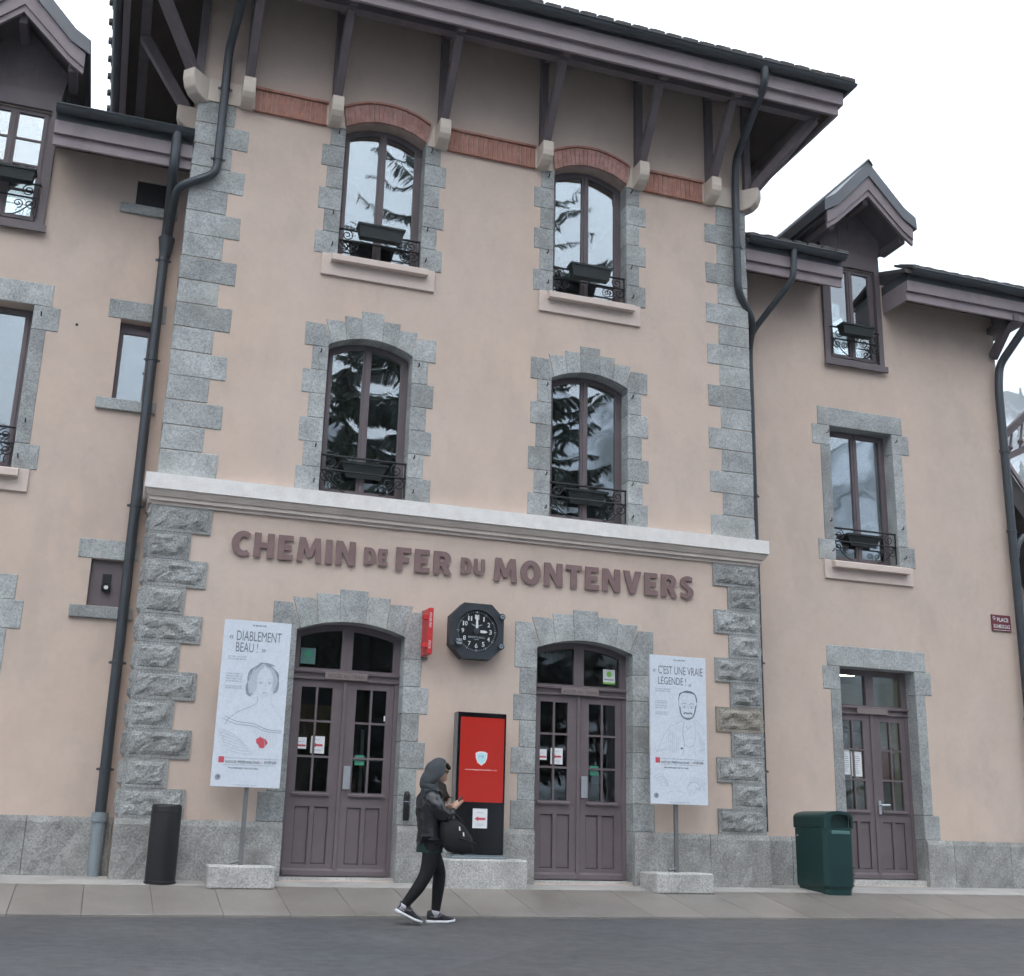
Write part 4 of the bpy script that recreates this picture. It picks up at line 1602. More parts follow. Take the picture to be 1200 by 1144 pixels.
# ------------------------------------------------------------------ wing roofs
def wing_roof(x0, x1, dz, gaps, tiles=True):
    ye = 0.05
    mb = MB()
    # roof slab rising away from the eave, split round the dormer
    zt = 8.82+dz
    for a, b in gaps:
        if a > 10:
            a = 10.52
        mb.add([(a, ye-0.10, zt), (b, ye-0.10, zt), (b, 4.6, zt+4.65*0.36), (a, 4.6, zt+4.65*0.36),
                (a, ye-0.10, zt-0.06), (b, ye-0.10, zt-0.06), (b, 4.6, zt+4.65*0.36-0.10), (a, 4.6, zt+4.65*0.36-0.10)],
               [(0, 1, 2, 3), (7, 6, 5, 4), (0, 4, 5, 1), (1, 5, 6, 2), (3, 2, 6, 7), (0, 3, 7, 4)])
    r = mb.build('roof', 'roof_tile', B)
    for a, b in gaps:
        mb = MB()
        mb.prism_x([(ye-0.02, 8.36+dz), (ye+0.02, 8.36+dz), (ye+0.02, 8.492+dz), (ye-0.02, 8.492+dz)], a, b)
        mb.build('fascia_board', 'fascia_paint', r)
        mb = MB()
        mb.prism_x([(ye-0.06, 8.495+dz), (ye+0.05, 8.495+dz), (ye+0.05, 8.66+dz), (ye-0.06, 8.66+dz)], a, b)
        mb.build('fascia_board', 'fascia_paint', r)
        mb = MB()
        mb.add([(a, ye+0.021, 8.44+dz), (b, ye+0.021, 8.44+dz), (b, W, 8.44+dz+0.20), (a, W, 8.44+dz+0.20)], [(3, 2, 1, 0)])
        mb.build('soffit', 'soffit_wood', r)
        mb = half_gutter(a-0.0, b, ye-0.13, 8.80+dz, 0.075)
        mb.build('gutter', 'zinc', r, smooth=True)
        mb = MB()
        mb.box(a, b, ye-0.058, ye-0.04, 8.661+dz, 8.80+dz)
        mb.build('flashing', 'zinc', r)
        x = a+0.12
        while tiles and x < b:
            piece('roof_tile', tile_me, (x, ye-0.03, 8.845+dz+random.uniform(-0.006, 0.008)), r)
            x += 0.235
    return r


RW_ = wing_roof(BX1, 12.9, 0.0, [(BX1+0.012, 9.47), (10.60, 12.95)])
LW_ = wing_roof(WX0-0.3, BX0, -0.08, [(WX0-0.3, -2.36), (-1.28, BX0-0.012)], False)
for a, b, y0_, mt in ((8.36, 8.494, 0.03, 'fascia_paint'), (8.495, 8.66, -0.01, 'fascia_paint'), (8.661, 8.80, 0.01, 'zinc')):
    mb = MB()
    mb.box(10.575, 10.599, y0_, W-0.002, a, b)
    mb.build('eave_return', mt, RW_)
# timber bracket under the right verge
mb = MB()
mb.beam((WX1-0.06, W-0.02, 7.95), (WX1-0.06, 0.12, 8.42), 0.10, 0.12)
mb.build('brace', 'timber_paint', RW_)
mb = MB()
mb.box(WX1-0.11, WX1-0.01, 0.0, W-0.001, 8.34, 8.44)
mb.build('outrigger', 'timber_paint', RW_)
mb = MB()
mb.box(WX1+0.002, 12.94, 0.075, 4, 8.45, 8.80)
mb.build('verge_soffit', 'timber_paint', RW_)

# ------------------------------------------------------------------ dormers
def dormer(c, dz, rows, tone):
    yf = 0.0          # front of the overhanging gable
    yw = W-0.02
    Dm = plate('dormer', [(c-0.505, 7.41), (c+0.505, 7.41), (c+0.505, 9.25), (c-0.505, 9.25)],
               [[(c-0.42, 7.50), (c+0.42, 7.50), (c+0.42, 9.02), (c-0.42, 9.02)]], yw-0.03, yw+0.06, 'frame_paint', B)
    # gable above the window
    mb = MB()
    mb.prism([(c-0.505, 9.251), (c+0.505, 9.251), (c+0.55, 9.55), (c, 10.12+dz), (c-0.55, 9.55)], yw-0.02, yw+0.05)
    mb.build('gable_boarding', 'timber_paint', Dm)
    g = MB()
    for k in (-2, -1, 0, 1, 2):
        g.box(c+k*0.18-0.006, c+k*0.18+0.006, yw-0.026, yw-0.021, 9.26, 9.60+0.1*(2-abs(k)))
    g.build('boarding_joint', 'frame_paint', Dm)
    # bell-cast bargeboards
    A = 10.26+dz
    o_ = [(0.0, A), (0.57, A-0.60), (0.76, A-0.72)]
    def off(d):
        return [(0.0, A-d), (0.575, A-0.60-d*0.86), (0.745, A-0.72-d*0.86)]
    for sg in (-1, 1):
        for d0, d1_, ya, yb in ((0.0, 0.215, yf, yf+0.05), (0.217, 0.31, yf+0.022, yf+0.065)):
            p0, p1 = off(d0), off(d1_)
            mb = MB()
            mb.prism([(c+sg*x, z) for x, z in p0]+[(c+sg*x, z) for x, z in p1[::-1]], ya, yb)
            mb.build('bargeboard', 'fascia_paint', Dm)
        # roof pitch
        mb = MB()
        p = [(0.0, A+0.24), (0.60, A-0.42), (0.79, A-0.545)]
        q = [(0.0, A+0.005), (0.565, A-0.598), (0.80, A-0.735)]
        mb.prism([(c+sg*x, z) for x, z in p]+[(c+sg*x, z) for x, z in q[::-1]], yf-0.03, 4.4)
        mb.build('roof_pitch', 'roof_metal', Dm)
        # boarded underside
        mb = MB()
        p = [(0.0, A-0.01), (0.565, A-0.605), (0.75, A-0.74)]
        q = [(0.0, A-0.07), (0.565, A-0.665), (0.75, A-0.79)]
        mb.prism([(c+sg*x, z) for x, z in p]+[(c+sg*x, z) for x, z in q[::-1]], yf+0.07, 2.6)
        mb.build('soffit', 'timber_paint', Dm)
        # purlin ends
        mb = MB()
        mb.box(c+sg*0.62-0.05, c+sg*0.62+0.05, yf+0.10, yw+0.02, A-0.94, A-0.82)
        mb.build('purlin', 'frame_paint', Dm, bevel=0.01)
        # dormer cheek
        mb = MB()
        xs = sorted((c+sg*0.44, c+sg*0.50))
        mb.box(xs[0], xs[1], yw+0.07, 2.2, 8.7, 9.6)
        mb.build('cheek', 'roof_metal', Dm)
    mb = MB()
    mb.box(c-0.05, c+0.05, yf+0.10, yw-0.03, A-0.42, A-0.31)
    mb.build('purlin', 'frame_paint', Dm, bevel=0.01)
    mb = MB()
    mb.prism([(c-0.07, A+0.175), (c, A+0.26), (c+0.07, A+0.175), (c+0.07, A+0.20), (c, A+0.285), (c-0.07, A+0.20)], yf-0.05, 4.4)
    mb.build('ridge_cap', 'roof_metal', Dm)
    mb = MB()
    mb.box(c-0.54, c+0.54, yw-0.06, yw-0.031, 7.38, 7.47)
    mb.build('sill', 'frame_paint', Dm)
    window(c, 0.42, 7.50, 9.02, 0, yw-RV+0.04, rows=rows, fw=0.045)
    railing(c, 0.41, 7.52, 7.98, yw-0.10, Dm)
    return Dm


dormer(10.01, 0.0, 1, 0)
dormer(-1.80, 0.0, 4, 0)
planter(9.96, 7.99, 0.36, 0.54, 0.15, 0.16, 'dark flower box on the dormer window of the right wing')
planter(-1.78, 8.09, 0.36, 0.66, 0.15, 0.16, 'dark flower box on the small-paned dormer window at the left edge')

# ------------------------------------------------------------------ downpipes
def pipe(path, r, label=None, clamps=(), mat='zinc', shoe=None):
    # round the corners
    pts = [Vector(p) for p in path]
    out = [pts[0]]
    for a, b, c in zip(pts, pts[1:], pts[2:]):
        k = min(0.14, (b-a).length*0.45, (c-b).length*0.45)
        p0, p1 = b+(a-b).normalized()*k, b+(c-b).normalized()*k
        for t in (0, 0.25, 0.5, 0.75, 1):
            out.append(p0*(1-t)**2+b*2*t*(1-t)+p1*t*t)
    out.append(pts[-1])
    mb = MB()
    mb.tube(out, r, 12)
    o = mb.build('downpipe', mat, B, smooth=True)
    for p in clamps:
        mb = MB()
        x, y, z = p
        mb.lathe([(r+0.004, -0.018), (r+0.010, -0.016), (r+0.010, 0.016), (r+0.004, 0.018)], p, 12)
        mb.box(x-r-0.035, x+r+0.035, y-0.008, y+0.008, z-0.012, z+0.012)
        mb.build('pipe_clamp', 'zinc', o)
    if shoe:
        x, y, z0_, z1_ = shoe
        mb = MB()
        mb.lathe([(r+0.008, z0_), (r+0.012, z1_-0.1), (r+0.028, z1_-0.095), (r+0.028, z1_)], (x, y, 0), 14)
        mb.build('pipe_shoe', 'iron_grey', o, smooth=True)
    return o


pr_ = 0.058
# left: from the main gutter down the corner stones, across to the wing pipe
pipe([(0.72, -1.105, 10.80), (0.72, -1.09, 10.55), (0.60, -0.12, 9.95), (0.60, -0.085, 9.0), (0.60, -0.085, 8.22), (0.16, -0.05, 7.98), (0.14, 0.30, 7.78), (0.13, W-0.09, 7.55)], 0.052, clamps=((0.60, -0.085, 9.40), (0.60, -0.085, 8.42)))
pipe([(0.10, -0.08, 8.68), (0.10, -0.08, 8.20), (0.11, W-0.12, 7.80), (0.11, W-0.10, 7.4), (0.11, W-0.10, 0.5)], pr_, clamps=((0.11, W-0.10, 7.25), (0.11, W-0.10, 5.95), (0.11, W-0.10, 4.15), (0.11, W-0.10, 2.35), (0.11, W-0.10, 1.2)), shoe=(0.11, W-0.10, 0.1, 0.75))
mb = MB()
mb.tube([(0.12, W-0.10, 7.30), (0.12, W-0.10, 7.55)], [0.062, 0.10], 12)
mb.build('pipe_branch', 'zinc', B, smooth=True)
# right: main gutter to the corner, then behind the corner to the wing
pipe([(7.62, -1.105, 10.80), (7.62, -1.09, 10.55), (7.69, -0.14, 9.95), (7.70, -0.085, 9.5), (7.70, -0.085, 7.92), (8.02, 0.08, 7.60), (8.17, 0.46, 7.40), (8.185, 0.50, 7.2), (8.185, 0.50, 0.75)], 0.052, clamps=((7.70, -0.085, 8.6), (8.185, 0.50, 5.2), (8.185, 0.50, 2.9), (8.185, 0.50, 1.5)))
pipe([(8.62, -0.08, 8.76), (8.60, -0.08, 8.30), (8.25, 0.48, 7.66), (8.19, 0.50, 7.45)], 0.045)
# far right corner
pipe([(12.88, -0.02, 8.70), (12.86, -0.02, 8.50), (12.58, W-0.10, 7.80), (12.53, W-0.10, 7.4), (12.53, W-0.10, 0.1)], 0.062, clamps=((12.53, W-0.10, 6.4), (12.53, W-0.10, 5.15), (12.53, W-0.10, 2.4)))
pipe([(12.95, W-0.0, 5.15), (12.78, W-0.06, 5.12), (12.60, W-0.10, 4.95), (12.56, W-0.10, 4.75)], 0.045)
mb = MB()
mb.tube([(-0.78, W-0.004, 6.30), (-0.78, W+0.02, 6.30)], 0.018, 8)  # solid black disc, its colour standing for the shade inside a hole
mb.build('hole_shade_disc', 'black_plastic', wall_l)

# ------------------------------------------------------------------ station name
SG = thing('station_name_sign', (4.08, -0.045, 3.55), 'raised mauve capitals CHEMIN DE FER DU MONTENVERS across the facade', 'sign')
words = [('CHEMIN', 1.178, 2.598, 3.575, 3.858), ('DE', 2.695, 2.982, 3.610, 3.812), ('FER', 3.075, 3.76, 3.575, 3.853),
         ('DU', 3.872, 4.175, 3.612, 3.806), ('MONTENVERS', 4.285, 6.961, 3.560, 3.846)]
T_ = 0.27     # stem thickness in units of the cap height
def arcpts(cx, cy, rx, ry, a0, a1, n=9):
    return [(cx+rx*math.cos(R(a0+(a1-a0)*k/n)), cy+ry*math.sin(R(a0+(a1-a0)*k/n))) for k in range(n+1)]


GLY = {
    'I': (0.28, [(0, 0), (0.28, 0), (0.27, 1), (0.01, 1)], []),
    'H': (0.78, [(0, 0), (.27, 0), (.265, .39), (.515, .39), (.51, 0), (.78, 0), (.77, 1), (.51, 1), (.515, .62), (.265, .62), (.27, 1), (.01, 1)], []),
    'E': (0.62, [(0, 0), (.61, 0), (.62, .22), (.27, .215), (.268, .39), (.54, .39), (.54, .61), (.268, .61), (.27, .785), (.60, .78), (.59, 1), (.01, 1)], []),
    'F': (0.60, [(0, 0), (.27, 0), (.268, .36), (.53, .36), (.53, .58), (.268, .58), (.27, .78), (.60, .775), (.59, 1), (.01, 1)], []),
    'T': (0.70, [(.215, 0), (.485, 0), (.48, .78), (.70, .775), (.69, 1), (.01, 1), (0, .775), (.22, .78)], []),
    'N': (0.80, [(0, 0), (.25, 0), (.245, .56), (.53, 0), (.80, 0), (.79, 1), (.54, 1), (.545, .46), (.27, 1), (.01, 1)], []),
    'M': (0.98, [(0, 0), (.24, 0), (.27, .56), (.40, .18), (.58, .18), (.71, .56), (.74, 0), (.98, 0), (.90, 1), (.67, 1), (.49, .52), (.31, 1), (.08, 1)], []),
    'V': (0.80, [(.265, 0), (.535, 0), (.80, 1), (.53, 1), (.405, .40), (.275, 1), (0, 1)], []),
    'D': (0.76, [(0, 0)]+arcpts(.36, .5, .40, .5, -90, 90)+[(.01, 1)], [[(.265, .22)]+arcpts(.33, .5, .155, .28, -90, 90)+[(.265, .78)]]),
    'O': (0.86, arcpts(.43, .5, .43, .52, 0, 342, 19), [arcpts(.43, .5, .155, .30, 0, 342, 19)]),
    'U': (0.78, [(0.01, 1), (0, .38)]+arcpts(.39, .36, .39, .38, 180, 360)+[(.77, 1), (.51, 1), (.515, .38)]+arcpts(.39, .37, .125, .15, 0, -180)+[(.265, .38), (.27, 1)], []),
    'R': (0.74, [(0, 0), (.265, 0), (.265, .35), (.32, .35), (.46, 0), (.75, 0), (.56, .40)]+arcpts(.42, .69, .28, .31, -58, 90)+[(.01, 1)], [[(.265, .55)]+arcpts(.36, .665, .09, .115, -90, 90)+[(.265, .78)]]),
    'C': (0.72, arcpts(.45, .5, .45, .52, 52, 308, 14)+arcpts(.47, .5, .20, .29, 305, 55, 12), []),
    'S': (0.62, [(.03, .06)]+arcpts(.28, .28, .34, .30, -95, 45, 8)+[(.36, .60), (.29, .66), (.27, .73)]+arcpts(.38, .74, .11, .07, 180, 90, 4)+[(.54, .75), (.57, .95)]+arcpts(.35, .72, .34, .30, 70, 215, 8)+[(.28, .42), (.345, .34), (.35, .28)]+arcpts(.24, .27, .11, .07, 0, -90, 4)+[(.03, .27)], []),
}
for wtxt, xa, xb, za, zb in words:
    gap = 0.13
    tot = sum(GLY[ch][0] for ch in wtxt)+gap*(len(wtxt)-1)
    sx, sz = (xb-xa)/tot, zb-za
    x = xa
    for ch in wtxt:
        wdt, outer, hs = GLY[ch]
        plate('letter', [(x+a*sx, za+b*sz) for a, b in outer], [[(x+a*sx, za+b*sz) for a, b in q] for q in hs], -0.036, -0.020, 'letter_paint', SG)
        x += (wdt+gap)*sx

# ------------------------------------------------------------------ wall clock
cc = (4.065, 2.915)
CK = thing('wall_clock', (cc[0], 0, cc[1]), 'dark octagonal wall clock with white numerals under the station name', 'clock')
hw_, ch_ = 0.325, 0.155
octo = [(cc[0]-hw_+ch_, cc[1]-hw_), (cc[0]+hw_-ch_, cc[1]-hw_), (cc[0]+hw_, cc[1]-hw_+ch_), (cc[0]+hw_, cc[1]+hw_-ch_), (cc[0]+hw_-ch_, cc[1]+hw_), (cc[0]-hw_+ch_, cc[1]+hw_), (cc[0]-hw_, cc[1]+hw_-ch_), (cc[0]-hw_, cc[1]-hw_+ch_)]
circ = [(cc[0]+0.252*math.cos(2*math.pi*k/40), cc[1]+0.252*math.sin(2*math.pi*k/40)) for k in range(40)]
plate('case', octo, [circ], -0.16, -0.002, 'clock_metal', CK)
mb = MB()
mb.lathe([(0.256, 0.0), (0.256, 0.004)], (cc[0], -0.125, cc[1]), 40, axis='y')
mb.build('dial', 'clock_dial', CK)
mb = MB()
mb.disc(cc, 0.262, -0.1615, 40, r_in=0.250)
mb.build('bezel', 'clock_metal', CK)
mb = MB()
yd = -0.131
for k in range(60):
    a = math.pi/2-2*math.pi*k/60
    l0, l1 = (0.212, 0.240) if k % 5 == 0 else (0.218, 0.236)
    mb.ribbon([(cc[0]+l0*math.cos(a), cc[1]+l0*math.sin(a)), (cc[0]+l1*math.cos(a), cc[1]+l1*math.sin(a))], yd, 0.008 if k % 5 == 0 else 0.0045)
mb.disc((cc[0], cc[1]+0.226), 0.013, yd-0.001, 12)
mb.build('minute_marks', 'ink_pale', CK)
for k in range(1, 13):
    a = math.pi/2-2*math.pi*k/12
    rr = 0.170
    x, z = cc[0]+rr*math.cos(a), cc[1]+rr*math.sin(a)
    w_ = 0.017 if k < 10 else 0.032
    if k in (1,):
        w_ = 0.010
    if k == 11:
        w_ = 0.024
    ds = str(k)
    for q, dg_ in enumerate(ds):
        if len(ds) == 1:
            xa, xb = x-w_, x+w_
        else:
            xa = x-0.032+0.034*q
            xb = xa+0.030
        if dg_ == '1':
            xm_ = (xa+xb)/2
            xa, xb = xm_-0.008, xm_+0.008
        mb = MB()
        put_text(mb, dg_, xa, xb, z-0.027, z+0.027, yd, bold=0.012)
        mb.build('numeral', 'print_white', CK)
mb = MB()
put_text(mb, 'BREITLING', cc[0]-0.10, cc[0]+0.10, cc[1]-0.082, cc[1]-0.060, yd)
put_text(mb, '1884', cc[0]-0.028, cc[0]+0.028, cc[1]-0.103, cc[1]-0.092, yd)
mb.build('maker_lettering', 'ink_pale', CK)
mb = MB()
for sg in (-1, 1):
    mb.add([(cc[0]+sg*0.008, yd, cc[1]+0.070), (cc[0]+sg*0.072, yd, cc[1]+0.088), (cc[0]+sg*0.060, yd, cc[1]+0.073), (cc[0]+sg*0.030, yd, cc[1]+0.060), (cc[0]+sg*0.008, yd, cc[1]+0.054)],
           [(0, 1, 2, 3, 4) if sg < 0 else (4, 3, 2, 1, 0)])
mb.disc((cc[0], cc[1]+0.062), 0.013, yd-0.001, 12)
mb.build('wing_emblem', 'ink_grey', CK)
mb = MB()
mb.prism([(cc[0]-0.014, cc[1]+0.035), (cc[0]+0.014, cc[1]+0.035), (cc[0]+0.010, cc[1]+0.185), (cc[0]-0.012, cc[1]+0.185)], yd-0.012, yd-0.008)
mb.build('minute_hand', 'print_white', CK)
mb = MB()
mb.prism([(cc[0]+0.045, cc[1]-0.016), (cc[0]+0.105, cc[1]-0.018), (cc[0]+0.135, cc[1]-0.002), (cc[0]+0.105, cc[1]+0.014), (cc[0]+0.045, cc[1]+0.014)], yd-0.007, yd-0.003)
mb.build('hour_hand', 'print_white', CK)
mb = MB()
mb.lathe([(0.036, 0), (0.036, 0.012), (0.02, 0.016)], (cc[0], yd, cc[1]), 18, axis='y')
mb.build('hub', 'clock_metal', CK)
for x, z in ((cc[0]+0.295, cc[1]+0.185), (cc[0]+0.290, cc[1]-0.165)):
    mb = MB()
    mb.lathe([(0.040, -0.06), (0.040, 0.02), (0.034, 0.028), (0.018, 0.028), (0.016, 0.018)], (x, -0.165, z), 18, axis='y')
    mb.build('knob', 'clock_metal', CK, smooth=True)
    mb = MB()
    mb.disc((x, z), 0.024, -0.1945, 16, r_in=0.012)
    mb.build('knob_mark', 'ink_grey', CK)
mb = MB()
mb.lathe([(0.045, -0.04), (0.045, 0.02), (0.038, 0.028)], (cc[0]-0.225, -0.165, cc[1]-0.150), 20, axis='y')
mb.build('knob', 'clock_metal', CK, smooth=True)
mb = MB()
for k, z in enumerate((0.035, 0.022, -0.002, -0.015)):
    mb.quad(cc[0]-0.262+0.01*(k % 2), cc[0]-0.195, cc[1]-0.155+z, cc[1]-0.147+z, -0.1945)
mb.build('knob_lettering', 'ink_pale', CK)

# ------------------------------------------------------------------ red projecting sign
RSx, RSz0, RSz1 = 3.45, 2.58, 3.11
RS_ = thing('projecting_sign', (RSx, 0, RSz0), 'narrow red vertical sign sticking out between the left arch and the clock', 'sign')
mb = MB()
mb.box(RSx-0.030, RSx+0.030, -0.34, -0.06, RSz0, RSz1)
mb.build('sign_board', 'sign_red', RS_, bevel=0.006)
for z in (2.68, 3.00):
    mb = MB()
    mb.box(RSx-0.014, RSx+0.014, -0.061, 0.0, z-0.02, z+0.02)
    mb.box(RSx-0.09, RSx-0.028, -0.33, -0.27, z-0.025, z+0.025)
    mb.build('bracket', 'sign_red', RS_, bevel=0.004)
mb = MB()
for z in (RSz0-0.012, RSz1+0.002):
    mb.box(RSx-0.02, RSx+0.055, -0.07, -0.0, z, z+0.01)
mb.build('wall_mount', 'grey_steel', RS_)
mb = MB()
vs, fs, bb = text_mesh('BOUTIQUE', 0.005)
for (z0_, z1_) in ((2.955, 3.055), (2.885, 2.945), (2.645, 2.735)):
    k = (z1_-z0_)/(bb[1]-bb[0])
    mb.add([(RSx-0.016+(v[1]-bb[2])/(bb[3]-bb[2])*0.030*-1+0.03, -0.3412, z0_+(v[0]-bb[0])*k) for v in vs], fs)
mb.build('sign_lettering', 'paper', RS_)

# ------------------------------------------------------------------ street name sign
SS = thing('street_name_sign', (12.26, W, 3.62), 'small dark red street name plate by the far right downpipe', 'sign')
mb = MB()
mb.box(12.09, 12.43, W-0.022, W-0.002, 3.645, 3.885)
mb.build('plate', 'street_sign_red', SS, bevel=0.004)
mb = MB()
put_text(mb, 'PLACE', 12.185, 12.385, 3.785, 3.845, W-0.0232, bold=0.02)
put_text(mb, 'DE LA MER DE GLACE', 12.115, 12.405, 3.69, 3.745, W-0.0232, bold=0.02)
mb.quad(12.11, 12.41, 3.658, 3.664, W-0.0232)
mb.build('lettering', 'print_white', SS)
mb = MB()
mb.disc((12.135, 3.835), 0.026, W-0.0232, 14, r_in=0.015)
mb.quad(12.13, 12.145, 3.80, 3.83, W-0.0236)
mb.build('emblem', 'ink_pale', SS)

# ------------------------------------------------------------------ ashtray tube on the wall
AT = thing('wall_ashtray', (3.33, -0.07, 0.72), 'slim black wall ashtray tube beside the left arched door', 'ashtray')
mb = MB()
mb.lathe([(0.030, 0.0), (0.036, 0.01), (0.036, 0.27), (0.030, 0.30), (0.018, 0.315)], (3.335, -0.065, 0.755), 16)
mb.build('tube', 'black_plastic', AT, smooth=True)
mb = MB()
mb.box(3.32, 3.35, -0.04, -0.009, 0.80, 0.83)
mb.box(3.32, 3.35, -0.04, -0.009, 0.98, 1.01)
mb.build('wall_bracket', 'black_plastic', AT)
mb = MB()
mb.lathe([(0.0365, 0), (0.0368, 0.008)], (3.335, -0.065, 0.955), 16)
mb.build('slot', 'ink_grey', AT)

# ------------------------------------------------------------------ stone block and information kiosk
SB = MB()
SB.box(3.74, 4.66, -0.42, -0.056, -0.02, 0.37)
o = SB.build('stone_block', 'pale_granite', None, bevel=0.02, at=(4.2, -0.24, 0.06))
tag(o, 'low pale granite block carrying the black screen kiosk', 'stone block')
KY = -0.30
KK = thing('information_kiosk', (4.11, -0.26, 0.37), 'tall black screen kiosk with a red display and a taped paper notice', 'kiosk')
kx0, kx1, kz0, kz1 = 3.815, 4.405, 0.415, 1.96
mb = MB()
mb.box(kx0, kx1, KY, KY+0.10, kz0, kz1)
mb.build('case', 'black_gloss', KK, bevel=0.006)
mb = MB()
mb.box(kx0-0.004, kx0+0.012, KY-0.004, KY+0.105, kz0+0.01, kz1-0.01)
mb.build('side_trim', 'grey_steel', KK)
mb = MB()
mb.box(kx0+0.045, kx1-0.025, KY-0.006, KY-0.001, 0.975, kz1-0.055)
mb.build('screen', 'screen_red', KK)
mb = MB()
sx, sz = 4.115, 1.455
sh = [(0, -0.082), (0.045, -0.050), (0.066, 0.0), (0.070, 0.055), (0.04, 0.070), (0, 0.074), (-0.04, 0.070), (-0.070, 0.055), (-0.066, 0.0), (-0.045, -0.050)]
mb.add([(sx+x, KY-0.0075, sz+z) for x, z in sh], [tuple(range(10))])
mb.build('shield_emblem', 'screen_white', KK)
mb = MB()
mb.add([(sx+x*0.84, KY-0.0085, sz+z*0.84) for x, z in sh], [tuple(range(10))])
mb.build('shield_field', 'screen_blue', KK)
mb = MB()
put_text(mb, 'www.compagniedumontblanc.com', 3.925, 4.30, 1.315, 1.335, KY-0.0075, bold=0.004)
mb.build('web_address', 'screen_white', KK)
mb = MB()
put_text(mb, 'MB', sx-0.032, sx+0.032, sz+0.005, sz+0.030, KY-0.0092)
mb.build('shield_lettering', 'ink_grey', KK)
notice(4.035, 4.205, 0.695, 0.905, KY-0.0035, KK, 'arrow')
mb = MB()
mb.box(3.78, 4.42, -0.40, -0.14, 0.372, 0.392)
mb.box(3.83, 4.39, KY+0.01, KY+0.09, 0.392, 0.414)
mb.build('base_plate', 'iron_grey', KK, bevel=0.004)


# ------------------------------------------------------------------ poster stands
def smooth_path(pts, n=6):
    out = []
    P = [pts[0]]+pts+[pts[-1]]
    for i in range(1, len(P)-2):
        for k in range(n):
            t = k/n
            q = []
            for d in (0, 1):
                a, b, c, e = P[i-1][d], P[i][d], P[i+1][d], P[i+2][d]
                q.append(0.5*((2*b)+(-a+c)*t+(2*a-5*b+4*c-e)*t*t+(-a+3*b-3*c+e)*t**3))
            out.append(tuple(q))
    out.append(pts[-1])
    return out


